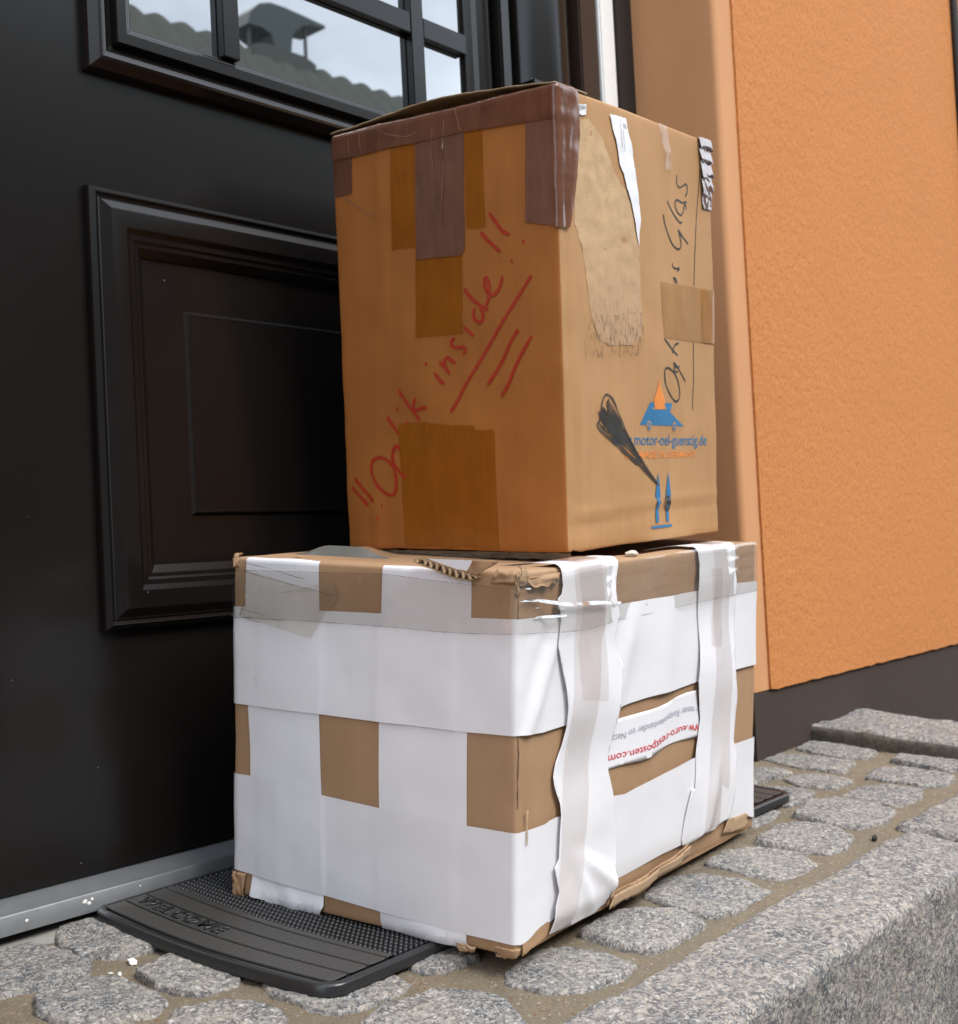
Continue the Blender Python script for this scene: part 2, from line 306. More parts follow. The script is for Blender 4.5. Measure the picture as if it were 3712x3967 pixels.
SH = {
 't_band': [(-363.2, 560.1),(-305.5, 562.4),(-247.2, 565.0),(-162.4, 569.7),(-80.0, 564.8),(-0.2, 559.7),(-1.6, 519.6),(-45.5, 521.8),(-136.2, 526.4),(-215.4, 526.2),(-256.8, 527.5),(-325.7, 525.8),(-360.2, 527.9)],
 't_corner': [(-43.8, 524.7),(-3.3, 543.4),(-6.2, 393.3),(-47.3, 402.9)],
 't_cornerR': [(0.0, 557.0),(43.5, 555.4),(45.7, 503.9),(36.4, 465.0),(29.4, 424.1),(18.1, 392.1),(-7.1, 390.8)],
 't_mid': [(-214.6, 526.9),(-136.2, 526.4),(-138.2, 418.0),(-139.1, 382.1),(-144.7, 374.5),(-218.4, 377.7),(-217.0, 457.1)],
 't_oldL': [(-256.8, 527.5),(-213.9, 525.9),(-219.1, 393.4),(-244.7, 395.7),(-262.0, 395.0)],
 't_oldR': [(-136.2, 526.4),(-107.9, 525.5),(-107.6, 468.4),(-106.2, 404.1),(-136.2, 406.1)],
 't_low': [(-219.8, 400.6),(-143.6, 391.0),(-148.0, 276.4),(-226.1, 277.6)],
 't_block': [(-263.3, 168.2),(-214.7, 167.3),(-181.4, 162.9),(-134.7, 159.8),(-135.0, 153.9),(-104.9, 154.0),(-104.8, 81.2),(-102.9, 2.9),(-178.1, -0.4),(-261.0, -1.1),(-260.4, 83.4)],
 't_left': [(-362.3, 527.3),(-325.7, 525.8),(-327.7, 478.5),(-344.8, 478.1),(-359.2, 477.8),(-360.7, 507.7)],
 't_bare': [(48.7, 528.1),(57.0, 527.7),(69.2, 530.9),(83.4, 522.9),(100.0, 510.1),(107.1, 500.8),(112.2, 492.4),(118.7, 481.5),(130.8, 467.3),(138.3, 460.4),(149.7, 454.0),(158.3, 440.3),(165.3, 420.8),(174.8, 397.3),(178.3, 385.3),(179.3, 384.2),(180.9, 347.3),(181.7, 294.3),(178.8, 271.0),(167.9, 262.5),(160.8, 257.7),(136.9, 257.4),(103.7, 254.8),(76.7, 260.2),(60.8, 286.2),(55.7, 305.9),(53.6, 325.7),(51.9, 352.1),(45.4, 374.6),(38.6, 390.3),(33.1, 399.5),(33.0, 427.3),(32.6, 448.5),(30.2, 440.1),(39.4, 476.1),(46.7, 504.0)],
 't_dirty': [(53.5, 294.1),(105.7, 292.6),(182.2, 303.2),(184.4, 276.7),(184.5, 244.7),(136.2, 242.6),(96.4, 239.1),(42.9, 236.8),(41.0, 260.0),(50.7, 268.9)],
 't_sliver': [(117.4, 545.8),(137.5, 546.6),(155.8, 547.2),(157.3, 536.2),(162.6, 524.9),(167.9, 513.7),(170.3, 492.3),(175.3, 469.9),(179.4, 444.5),(182.2, 420.1),(177.8, 403.1),(178.1, 386.7),(172.3, 399.7),(169.0, 414.4),(163.1, 431.4),(156.0, 448.1),(149.2, 459.3),(144.2, 474.7),(134.9, 485.4),(132.5, 499.7),(128.6, 513.7),(123.5, 524.8),(120.2, 534.8)],
 't_label': [(47.7, 544.9),(56.7, 545.7),(64.5, 547.8),(62.6, 534.6),(52.5, 532.0),(47.4, 533.6)],
 't_clear': [(244.5, 560.2),(266.3, 561.1),(269.9, 545.0),(273.4, 525.6),(275.8, 498.7),(256.4, 498.5),(253.6, 522.4),(249.9, 541.5)],
 't_glare1': [(253.3, 551.9),(267.3, 552.3),(269.3, 544.9),(255.3, 544.5)],
 't_brownR': [(357.1, 558.3),(393.7, 558.1),(396.8, 521.9),(397.1, 461.7),(364.3, 460.5),(361.5, 494.2),(360.0, 516.2),(358.6, 538.2)],
 't_tanR': [(235.5, 346.8),(285.8, 348.4),(353.6, 348.0),(393.8, 347.1),(396.9, 308.4),(395.9, 271.4),(353.8, 271.6),(313.3, 271.9),(240.2, 272.6),(236.4, 307.0)],
 't_tanR2': [(353.6, 347.6),(393.3, 347.0),(396.9, 308.4),(395.5, 271.7),(353.8, 271.9),(352.2, 305.5)],
 'red': [[(-350.5, 84.6),(-337.2, 73.1),(-322.9, 61.0)], [(-344.4, 96.5),(-327.5, 79.9),(-312.1, 65.5)], [(-297.4, 59.7),(-297.4, 59.5)], [(-304.8, 42.7),(-304.5, 42.2)], [(-282.9, 119.9),(-291.2, 122.9),(-299.6, 124.4),(-308.0, 121.7),(-312.3, 116.2),(-313.5, 107.1),(-309.5, 95.6),(-300.9, 84.1),(-289.2, 76.0),(-280.3, 73.2),(-272.6, 76.9),(-269.6, 88.1),(-270.6, 101.6),(-275.1, 113.0),(-282.3, 119.2)], [(-275.0, 125.3),(-273.4, 117.4),(-266.4, 108.3),(-259.4, 100.3),(-252.2, 96.8)], [(-273.5, 115.6),(-274.5, 124.2),(-272.5, 133.1),(-267.8, 138.1),(-262.8, 137.3),(-261.8, 132.8)], [(-281.2, 177.2),(-272.2, 166.7),(-262.4, 155.1)], [(-263.0, 187.9),(-262.7, 187.7)], [(-245.8, 168.5),(-245.5, 168.2)], [(-258.8, 211.1),(-248.3, 197.8),(-235.9, 183.9),(-224.2, 170.8)], [(-230.8, 198.4),(-234.2, 189.4),(-231.5, 184.8),(-228.8, 182.5)], [(-227.2, 184.2),(-219.9, 186.4),(-211.4, 186.4)], [(-196.2, 229.8),(-189.8, 222.2),(-181.8, 215.2)], [(-209.7, 242.9),(-209.1, 242.6)], [(-187.1, 243.7),(-180.7, 237.4),(-171.7, 228.1)], [(-177.6, 233.9),(-179.0, 244.8),(-174.1, 248.8)], [(-174.1, 248.8),(-169.3, 245.2),(-161.8, 240.8)], [(-162.0, 272.3),(-166.9, 267.5),(-165.8, 262.1),(-156.3, 259.8),(-147.4, 259.6),(-144.8, 255.1),(-148.5, 251.1)], [(-145.2, 284.5),(-137.9, 277.9),(-131.4, 272.7)], [(-142.0, 331.6),(-130.8, 318.4),(-117.9, 308.8),(-107.7, 302.5)], [(-127.3, 306.1),(-129.5, 299.3),(-126.6, 291.7),(-120.1, 288.6),(-114.7, 292.7),(-115.6, 301.2),(-118.6, 306.7)], [(-108.7, 308.5),(-104.3, 321.0),(-104.3, 333.5),(-107.3, 342.8),(-111.4, 338.5),(-109.2, 327.8),(-101.7, 320.7),(-93.9, 322.0),(-87.9, 329.7),(-83.8, 340.6)], [(-68.8, 358.9),(-68.6, 358.7)], [(-50.9, 380.0),(-50.7, 379.8)], [(-113.8, 398.7),(-101.6, 386.3),(-86.2, 372.3)], [(-99.4, 420.2),(-87.9, 405.2),(-80.6, 396.0),(-70.6, 391.0)], [(-41.9, 337.0),(-74.2, 299.3),(-101.4, 266.4),(-120.8, 242.7),(-146.2, 212.6),(-160.8, 192.0),(-171.5, 179.2)], [(-63.3, 273.1),(-75.9, 258.0),(-89.6, 236.2),(-112.1, 210.5)], [(-43.8, 264.1),(-55.9, 248.2),(-69.4, 228.5),(-80.4, 208.5),(-91.3, 195.3)]],
 'blk': [[(293.3, 496.6),(291.7, 486.7),(297.2, 481.1),(308.2, 483.6),(319.5, 488.6),(322.1, 483.7),(320.5, 476.0),(314.7, 470.5)], [(318.3, 463.6),(305.1, 460.9),(291.6, 462.8),(284.9, 459.1),(285.2, 450.9),(292.6, 444.4),(300.3, 443.2),(307.3, 449.1),(310.8, 457.0),(314.1, 460.2),(316.9, 453.1)], [(261.6, 456.3),(273.5, 445.6),(286.4, 436.3),(297.0, 432.0),(301.8, 434.5)], [(248.6, 437.0),(251.8, 426.5),(260.5, 413.0),(271.2, 401.4),(282.4, 396.2),(291.3, 396.2),(296.2, 401.4),(293.7, 413.1),(289.5, 421.9)], [(289.5, 421.9),(300.8, 413.9),(316.9, 406.0)], [(271.0, 374.7),(273.4, 369.5),(283.0, 368.5),(288.1, 370.3),(289.9, 368.3),(284.8, 365.9)], [(272.7, 356.0),(276.3, 350.4),(282.0, 349.4),(280.3, 353.5),(274.6, 355.8)], [(239.4, 270.8),(251.0, 264.1),(265.7, 255.6),(277.0, 250.5)], [(280.9, 267.1),(270.0, 264.1),(263.9, 257.3),(261.8, 252.6)], [(264.2, 240.2),(266.6, 235.3),(276.1, 233.8),(281.2, 235.8)], [(264.2, 240.2),(276.1, 233.8),(297.8, 215.8)], [(265.3, 233.4),(267.4, 227.9),(275.8, 228.2)], [(255.0, 230.8),(245.6, 232.3),(238.7, 228.8),(238.4, 221.4),(240.8, 210.5),(249.6, 199.8),(260.5, 190.8),(269.9, 187.6),(277.7, 190.1),(281.3, 198.6),(278.7, 209.7),(271.6, 220.7),(262.4, 227.8),(255.0, 230.6)], [(360.0, 515.7),(355.7, 486.6),(346.4, 447.5),(337.8, 399.3),(332.5, 349.6)], [(326.0, 270.1),(324.3, 228.0),(320.9, 177.6)]],
 'scr': [[(217.1, 74.5),(191.7, 91.2),(171.0, 109.4),(150.9, 129.9),(136.2, 146.1),(119.5, 168.6),(105.3, 186.8),(92.1, 193.4),(84.6, 190.4),(79.2, 181.2),(76.2, 169.5),(73.2, 157.8),(79.0, 152.7),(98.0, 140.9),(129.9, 123.5),(155.1, 109.7),(181.0, 94.2),(213.0, 76.7)], [(70.3, 172.0),(75.9, 163.7),(68.2, 154.6),(81.0, 144.9),(102.7, 134.3),(129.7, 119.5),(160.1, 104.2)], [(80.3, 177.3),(89.7, 170.9),(94.5, 168.4),(91.5, 182.7),(94.9, 186.9)]],
 't_scribble': [(95.0, 187.3),(104.9, 179.0),(116.9, 167.3),(127.6, 154.1),(141.1, 140.7),(158.4, 123.1),(173.7, 110.7),(191.9, 95.3),(217.1, 75.2),(207.5, 78.3),(186.2, 91.3),(165.4, 104.1),(150.2, 116.5),(130.1, 127.5),(112.7, 135.6),(100.6, 143.5),(86.2, 151.4),(77.0, 160.4),(74.9, 168.2),(81.4, 176.0),(86.1, 172.2),(92.1, 169.7),(91.5, 182.7)],
 't_car': [(196.4, 185.0),(258.8, 184.6),(251.3, 172.6),(293.4, 153.7),(170.7, 155.3)],
 't_slot': [(203.0, 178.7),(240.7, 179.5),(239.4, 176.0),(202.8, 175.9)],
 't_drop': [(221.5, 217.3),(224.6, 207.0),(231.7, 197.4),(236.4, 189.2),(236.0, 180.8),(232.1, 176.6),(220.8, 175.7),(211.1, 176.6),(206.4, 181.8),(206.8, 190.0),(212.2, 198.4),(217.9, 206.8)],
 't_txt1': [(100.7, 129.7),(360.0, 127.3),(360.8, 141.3),(101.4, 143.5)],
 't_txt2': [(131.9, 112.1),(328.7, 110.8),(331.0, 119.3),(132.3, 121.0)],
 't_wheels': [(193.5, 154.2),(264.2, 153.2)],
 't_arrow1': [(215.2, 91.9),(221.0, 59.0),(217.7, 58.7),(215.9, 25.1),(208.2, 25.5),(209.3, 58.8),(205.7, 59.0)],
 't_arrow2': [(243.7, 91.2),(250.3, 58.1),(246.0, 58.3),(243.8, 25.0),(236.6, 25.4),(238.3, 58.6),(234.6, 59.2)],
 't_bar': [(196.9, 20.9),(252.2, 20.8),(251.5, 17.5),(196.7, 17.6)],
 't_blob': [(243.1, 58.1),(234.5, 57.8),(231.5, 53.7),(234.1, 48.0),(235.2, 43.0),(239.4, 40.4),(244.6, 41.1),(246.0, 46.0),(242.8, 51.8),(244.5, 56.0)],
 't_DH': [(47.6, 537.9),(60.5, 540.6),(60.8, 545.8),(47.9, 543.6)],
 'b_H1': [(-416.4, 332.0),(-412.7, 337.0),(-413.9, 346.6),(-268.4, 350.0),(-176.9, 352.7),(-55.6, 355.6),(0.0, 357.4),(2.1, 357.0),(71.8, 355.2),(206.2, 354.7),(414.1, 353.1),(540.5, 353.5),(618.4, 351.4),(628.4, 233.0),(538.2, 235.5),(414.1, 235.3),(354.2, 234.7),(272.0, 236.0),(196.6, 234.5),(127.2, 233.2),(85.0, 232.4),(41.9, 232.2),(3.8, 235.2),(0.2, 235.2),(-59.0, 233.5),(-126.9, 233.3),(-176.9, 232.6),(-264.4, 232.2),(-340.8, 231.0),(-414.4, 230.4)],
 'b_H2': [(-413.5, 146.3),(-370.4, 147.2),(-305.0, 147.9),(-303.5, 141.7),(-261.7, 139.8),(-176.2, 136.6),(-60.1, 133.1),(-1.4, 132.9),(49.5, 131.8),(58.9, 133.9),(73.3, 134.5),(130.5, 126.0),(193.5, 132.7),(220.4, 129.5),(244.4, 131.6),(294.4, 133.5),(347.4, 135.5),(407.7, 138.2),(537.7, 133.7),(629.0, 129.5),(622.5, 13.9),(584.6, 26.1),(527.2, 33.0),(439.7, 32.5),(383.1, 30.8),(326.3, 32.2),(272.8, 31.3),(233.9, 30.4),(192.4, 30.5),(150.1, 28.7),(98.5, 28.1),(61.8, 21.5),(56.6, 23.5),(43.3, 22.0),(32.4, 19.2),(21.6, 15.2),(13.1, 13.0),(7.8, 12.9),(1.0, 14.5),(-61.2, 14.6),(-176.3, 19.3),(-259.1, 23.1),(-312.2, 25.1),(-374.5, 29.0),(-406.9, 30.4)],
 'b_V1': [(-384.5, 407.8),(-377.5, 410.3),(-333.9, 411.3),(-268.6, 408.8),(-268.0, 379.1),(-266.8, 350.5),(-264.4, 232.2),(-261.7, 162.1),(-260.9, 139.9),(-260.5, 22.8),(-259.7, 10.9),(-267.4, -2.0),(-275.7, -1.4),(-284.0, -2.2),(-300.9, -2.6),(-312.2, -0.3),(-332.4, 0.5),(-352.8, 3.4),(-374.5, 4.5),(-374.5, 29.0),(-377.0, 148.5),(-377.6, 182.2),(-380.8, 231.4),(-385.8, 345.1)],
 'b_V2': [(-175.6, 409.4),(-151.6, 409.9),(-126.8, 410.3),(-107.4, 405.9),(-83.6, 397.9),(-60.3, 396.6),(-55.2, 395.9),(-55.6, 355.6),(-59.0, 233.5),(-60.1, 133.1),(-61.6, 14.5),(-60.9, -3.9),(-90.6, -3.8),(-139.2, -5.2),(-176.3, -3.0),(-177.5, 19.1),(-176.2, 136.6),(-176.2, 232.7),(-176.1, 352.7)],
 'b_V3': [(64.8, 413.5),(71.5, 410.5),(79.2, 405.5),(82.1, 397.1),(82.7, 386.2),(78.5, 377.4),(70.0, 373.6),(68.0, 367.5),(71.8, 359.9),(72.7, 349.9),(70.2, 334.7),(67.8, 321.5),(73.6, 306.9),(78.4, 291.2),(84.2, 272.0),(86.5, 251.5),(85.0, 229.9),(78.8, 210.8),(68.0, 194.4),(63.4, 180.3),(66.6, 166.4),(65.9, 167.8),(74.4, 149.2),(75.2, 136.0),(72.9, 118.4),(72.2, 99.1),(71.6, 88.9),(63.9, 81.1),(76.5, 70.7),(71.3, 53.9),(62.9, 39.3),(61.3, 24.2),(58.3, 9.3),(86.2, 6.6),(111.3, 4.6),(137.1, 4.5),(161.0, 3.2),(182.9, 8.8),(189.7, 22.2),(195.1, 37.5),(200.6, 54.2),(201.7, 74.8),(200.1, 96.0),(196.2, 117.7),(188.5, 142.8),(180.8, 163.6),(180.5, 181.7),(191.6, 213.8),(202.7, 246.1),(207.1, 268.3),(208.8, 284.7),(195.9, 302.3),(192.2, 315.2),(197.4, 328.8),(202.7, 342.6),(197.1, 359.1),(195.2, 371.7),(199.3, 385.5),(205.0, 399.4),(203.8, 405.7),(194.8, 410.1)],
 'b_V4': [(413.0, 412.3),(423.3, 400.9),(423.5, 387.0),(418.3, 373.5),(415.9, 353.9),(417.4, 326.1),(420.5, 306.0),(421.0, 282.1),(416.0, 254.9),(411.8, 235.6),(416.9, 211.1),(422.9, 186.3),(417.8, 163.2),(410.0, 140.7),(410.4, 120.7),(406.2, 97.7),(397.4, 102.5),(385.7, 77.4),(379.2, 56.0),(376.1, 38.5),(381.4, 29.7),(393.6, 26.9),(414.7, 26.6),(436.2, 29.5),(441.6, 32.6),(480.8, 27.3),(496.0, 32.0),(527.2, 34.1),(538.7, 53.7),(541.5, 72.7),(541.8, 93.8),(535.2, 114.5),(542.0, 123.7),(534.3, 139.7),(538.8, 166.2),(541.2, 197.4),(534.3, 223.5),(532.8, 244.6),(537.0, 281.7),(540.2, 323.2),(539.4, 354.6),(532.7, 375.9),(539.6, 390.1),(543.4, 402.4),(533.9, 410.2)],
 'b_text': [(189.2, 220.4),(224.1, 220.5),(258.0, 220.4),(303.5, 219.4),(335.2, 220.7),(362.3, 224.1),(387.5, 225.5),(416.2, 224.6),(419.6, 202.0),(422.9, 183.7),(421.8, 163.6),(391.4, 164.9),(352.3, 167.2),(325.3, 167.0),(304.3, 164.1),(283.8, 161.8),(258.8, 162.2),(220.0, 164.7),(182.9, 164.9),(173.9, 166.1),(177.1, 182.4),(182.6, 204.0)],
 'b_tape': [(-397.3, 390.7),(-269.7, 394.0),(-175.6, 396.4),(-126.8, 394.2),(-55.7, 391.1),(-0.0, 388.7),(-0.8, 396.5),(93.6, 396.8),(205.7, 402.0),(417.7, 404.2),(622.4, 406.9),(624.3, 337.5),(419.0, 339.4),(290.4, 337.0),(167.2, 336.4),(126.5, 334.5),(84.4, 336.5),(2.2, 341.4),(0.0, 341.9),(-78.9, 338.5),(-176.9, 338.6),(-283.7, 337.2),(-320.4, 336.3),(-412.7, 333.7)],
 'b_dirty': [(-396.4, 392.4),(-380.3, 391.7),(-314.0, 380.6),(-268.7, 372.8),(-235.4, 369.4),(-243.5, 357.6),(-253.5, 349.4),(-275.1, 317.9),(-290.5, 320.2),(-320.7, 325.4),(-355.6, 330.9),(-379.0, 334.3),(-394.3, 336.8),(-390.1, 345.0),(-377.6, 359.6),(-394.3, 376.6)],
 'b_dirty2': [(-334.0, 365.9),(-242.3, 385.1),(-235.4, 369.4),(-267.4, 373.4)],
 'b_t3': [(102.5, 408.3),(176.8, 404.1),(176.9, 390.2),(169.5, 362.1),(168.8, 333.6),(159.5, 315.5),(157.9, 287.2),(160.4, 322.2),(154.0, 270.7),(144.1, 220.0),(137.6, 186.5),(136.2, 152.1),(134.7, 144.3),(123.5, 86.7),(113.5, 42.5),(107.4, 11.0),(93.6, 8.3),(61.9, 12.4),(64.1, 49.3),(73.6, 79.3),(75.9, 104.7),(76.9, 143.5),(85.1, 187.3),(91.4, 228.8),(99.0, 286.8),(102.0, 328.7),(106.5, 378.9),(111.2, 405.6)],
 'b_t3b': [(114.9, 404.0),(168.2, 400.4),(166.8, 343.3),(171.1, 295.0),(169.6, 252.1),(168.7, 248.0),(112.2, 257.8),(111.9, 293.6),(110.1, 319.3),(118.0, 361.0)],
 'b_t4': [(469.4, 402.3),(518.8, 401.6),(516.6, 325.3),(520.1, 242.0),(519.0, 179.7),(520.2, 129.5),(516.4, 76.0),(490.9, 87.3),(496.0, 32.0),(439.7, 32.5),(442.7, 65.5),(452.5, 126.1),(456.6, 148.6),(463.1, 249.0),(466.1, 329.7)],
 'b_t4b': [(455.5, 381.0),(489.4, 376.7),(491.5, 286.5),(481.9, 273.2),(452.9, 278.5),(461.3, 330.1)],
 'b_tear': [(-127.8, 411.6),(-116.5, 409.4),(-96.6, 404.0),(-71.5, 397.1),(-56.6, 396.1),(-46.0, 400.2),(-35.5, 403.3),(-25.1, 410.0),(-15.9, 413.9)],
 'b_redtxt': [(473.0, 168.1),(178.3, 173.1),(176.0, 184.3),(462.0, 180.2)],
 'b_baseR': [(445.3, 179.2),(420.0, 180.8),(382.6, 183.9),(363.0, 184.5),(341.1, 183.8),(325.1, 182.8),(309.3, 180.6),(293.8, 178.5),(278.5, 177.6),(258.5, 178.7),(236.6, 178.5),(219.8, 179.8),(196.5, 180.5),(183.9, 181.5)],
 'b_capR': [(447.1, 163.0),(421.8, 164.9),(382.7, 176.1),(363.2, 173.4),(346.7, 173.7),(327.9, 172.0),(309.5, 169.2),(294.0, 167.7),(278.7, 168.0),(258.7, 169.3),(236.7, 169.8),(215.2, 170.8),(196.6, 171.4),(185.1, 171.6)],
 'b_baseG': [(431.4, 203.6),(413.7, 204.8),(402.1, 205.9),(373.7, 207.9),(354.4, 206.8),(335.4, 206.1),(314.2, 203.3),(293.4, 203.6),(273.1, 203.9),(258.2, 204.0),(238.7, 204.3),(219.6, 202.8),(205.5, 202.9),(188.9, 203.2)],
 'b_capG': [(431.6, 193.6),(413.9, 194.9),(402.3, 196.0),(373.9, 198.2),(354.5, 198.0),(335.5, 197.3),(314.3, 194.6),(293.6, 195.0),(273.3, 195.4),(258.3, 195.5),(238.8, 195.9),(219.7, 194.5),(205.6, 194.7),(189.0, 195.0)],
 'b_tornR': [(527.2, 33.3),(551.4, 29.8),(567.9, 28.8),(593.0, 27.2),(599.5, 22.1),(591.1, 18.1),(597.6, 11.7),(580.9, 7.0),(511.9, 15.3)],
 'b_flap': [(192.4, 30.5),(272.8, 31.3),(326.3, 31.5),(383.1, 30.5),(407.5, 31.3),(415.4, 26.4),(393.7, 20.7),(352.9, 13.8),(310.6, 11.0),(282.3, 8.6),(251.9, 8.6),(219.6, 9.4),(182.9, 8.8),(190.5, 18.5)],
 'b_botc': [(7.8, 12.9),(21.6, 15.2),(38.9, 20.9),(56.6, 23.5),(62.2, 21.3),(60.0, 14.6),(56.7, 8.9),(41.2, 5.7),(21.7, 3.3),(7.9, 1.6)],
 'b_slit': [(7.6, 84.3),(7.8, 84.2)],
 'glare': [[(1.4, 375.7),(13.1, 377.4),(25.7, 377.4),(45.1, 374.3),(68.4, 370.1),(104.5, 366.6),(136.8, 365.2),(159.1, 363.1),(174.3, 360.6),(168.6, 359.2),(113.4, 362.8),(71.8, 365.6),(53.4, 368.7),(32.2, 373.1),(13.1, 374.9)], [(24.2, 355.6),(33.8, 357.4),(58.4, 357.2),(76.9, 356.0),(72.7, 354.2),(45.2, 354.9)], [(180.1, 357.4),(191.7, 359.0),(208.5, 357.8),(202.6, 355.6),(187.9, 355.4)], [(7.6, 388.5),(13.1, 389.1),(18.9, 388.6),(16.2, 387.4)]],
 'wrinkles': [[(-185.4, 539.2),(-188.0, 514.5),(-185.0, 486.1),(-183.6, 463.5),(-186.0, 435.7)], [(-166.0, 546.9),(-169.0, 505.8),(-167.9, 483.4),(-170.3, 461.5),(-173.2, 422.8),(-171.3, 409.9)], [(-148.8, 557.5),(-145.2, 543.1),(-140.3, 528.5)], [(-330.3, 550.1),(-328.1, 532.1),(-326.5, 518.6)], [(-308.0, 555.0),(-309.7, 545.1),(-307.1, 534.5)], [(-275.3, 555.1),(-259.7, 545.2),(-229.8, 537.1),(-211.0, 539.5)], [(-342.8, 476.9),(-311.7, 456.2),(-288.7, 441.9)]],
 'grime': [[(-380.3, 400.3),(-363.7, 397.8),(-344.7, 395.7),(-325.9, 392.8),(-307.4, 389.1),(-294.4, 386.9),(-283.0, 385.7)], [(-384.5, 391.0),(-369.2, 387.7),(-333.9, 382.5),(-304.8, 378.3),(-281.5, 375.3),(-262.3, 372.2),(-243.5, 369.7),(-235.4, 369.4)], [(-235.4, 370.2),(-238.5, 376.8),(-241.6, 384.7)], [(-390.1, 345.8),(-374.8, 343.5),(-362.4, 342.5),(-347.5, 339.7)], [(-384.5, 335.2),(-367.9, 336.0),(-347.5, 335.8),(-320.7, 336.0)], [(-379.0, 334.3),(-355.6, 330.9)], [(-388.7, 337.2),(-383.1, 349.4),(-377.6, 359.6)]],
 'edgel': [[(-397.3, 390.7),(-269.7, 394.0),(-175.6, 396.4),(-126.8, 394.2),(-55.7, 391.1),(-1.8, 388.6)], [(-412.7, 333.7),(-320.4, 336.3),(-283.7, 337.2),(-176.9, 338.6),(-78.9, 338.5),(-1.7, 341.8)], [(2.2, 341.4),(84.4, 336.5),(126.5, 334.5),(167.2, 336.4),(290.4, 337.0),(419.0, 339.4),(616.0, 337.8)]],
 'tearlow': [(-128.9, 412.5),(-116.5, 408.5),(-105.4, 405.8),(-96.6, 403.1),(-84.5, 399.6),(-71.5, 396.7),(-62.9, 396.2),(-54.4, 395.3),(-48.1, 397.0),(-42.8, 399.9)],
 'tearup': [(-127.2, 415.1),(-115.4, 415.3),(-105.4, 413.9),(-95.5, 412.1),(-83.4, 409.1),(-71.5, 406.5),(-63.0, 404.7),(-54.4, 401.7),(-48.1, 400.8),(-43.4, 401.6)],
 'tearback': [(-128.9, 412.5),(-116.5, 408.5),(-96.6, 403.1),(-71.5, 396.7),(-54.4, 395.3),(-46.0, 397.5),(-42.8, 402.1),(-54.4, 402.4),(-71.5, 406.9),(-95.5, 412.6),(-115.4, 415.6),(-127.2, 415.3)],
 'tearflap': [(-51.8, 416.2),(-25.2, 417.6),(-19.0, 416.3),(-25.1, 412.6),(-35.5, 406.8),(-43.9, 402.1),(-48.1, 400.8),(-54.4, 401.7),(-58.7, 405.3)],
 'tearpaper': [(-111.0, 415.8),(-63.0, 416.6),(-51.8, 416.2),(-58.7, 405.3),(-71.5, 406.5),(-83.4, 409.1),(-95.5, 412.1)],
}
# ------------------------------------------------------------------ ground: street, mortar bed, kerb stones, cobbles
def fbm(p, s, oct=4):
    v = 0; a = 1
    for i in range(oct): v += a * noise.noise(p * s); s *= 2.1; a *= .5
    return v
bm = bmesh.new()
def grid(bm, nx, ny, f):
    vv = [[bm.verts.new(f(i / nx, j / ny)) for i in range(nx + 1)] for j in range(ny + 1)]
    for j in range(ny):
        for i in range(nx): bm.faces.new((vv[j][i], vv[j][i + 1], vv[j + 1][i + 1], vv[j + 1][i]))
    return vv
grid(bm, 40, 40, lambda u, v: Vector((-60 + 130 * u, -60 + 62 * v, -.70 + .05 * (-60 + 62 * v) * 0)) + UP)
obj('street', bm, M['street'], kind='structure')
bm = bmesh.new()
def bed(u, v):
    x = -.7 + 2.93 * u; y = .665 + .675 * v
    z = -.5192 + .0035 * fbm(Vector((x, y, 0)), 14) + .0012 * fbm(Vector((x, y, 3)), 90, 3)
    return lw(x, y, z)
grid(bm, 520, 130, bed); obj('mortar_bed', bm, M['sand'], kind='structure')
bm = bmesh.new(); 
grid(bm, 200, 8, lambda u, v: lw(-.7 + 2.7 * u, 1.262 + .07 * v + .006 * (1 - v) * noise.noise(Vector((u * 60, 0, 0))), -.5205 + .006 * min(1, v * 3) + .001 * noise.noise(Vector((u * 90, v * 5, 1)))))
obj('mortar_strip', bm, M['mortar'], kind='structure')

def stone_block(name, x0, x1, y0, y1, z0, z1, seed, r=.014, rough=.0035, step=.008):
    bm = bmesh.new(); c = Vector(((x0 + x1) / 2, (y0 + y1) / 2, (z0 + z1) / 2)); hs = Vector(((x1 - x0) / 2, (y1 - y0) / 2, (z1 - z0) / 2))
    nx = [max(2, int(2 * h / step)) for h in hs]; cache = {}
    def vert(p):
        k = tuple(round(q, 5) for q in p)
        if k not in cache:
            q = Vector([max(-hs[i] + r, min(hs[i] - r, p[i])) for i in range(3)]); d = p - q
            nn = d.normalized() if d.length > 1e-9 else Vector((0, 0, 1))
            w_ = c + q + nn * r
            e = fbm(w_ + Vector((seed, 0, 0)), 9, 3) * rough * 1.3 + fbm(w_ + Vector((0, seed, 0)), 60, 4) * rough * .55
            w_ = w_ + nn * e
            cache[k] = bm.verts.new(lw(*w_))
        return cache[k]
    for ax in range(3):
        a1, a2 = (ax + 1) % 3, (ax + 2) % 3
        for sg in (-1, 1):
            if ax == 2 and sg < 0: continue
            for i in range(nx[a1]):
                for j in range(nx[a2]):
                    q = []
                    for di, dj in ((0, 0), (1, 0), (1, 1), (0, 1)):
                        p = Vector((0, 0, 0)); p[ax] = sg * hs[ax]; p[a1] = -hs[a1] + 2 * hs[a1] * (i + di) / nx[a1]; p[a2] = -hs[a2] + 2 * hs[a2] * (j + dj) / nx[a2]
                        q.append(vert(p))
                    bm.faces.new(q if sg > 0 else q[::-1])
    return obj(name, bm, M['granite2'], origin=lw(*c))
tag(stone_block('granite_kerb', -.45, 1.712, .578, .706, -.80, -.5105, 3.1, .012, .0032, .009), 'long speckled granite kerb stone edging the cobbled landing in the foreground', 'kerb stone', 'granite kerb stones along the landing')
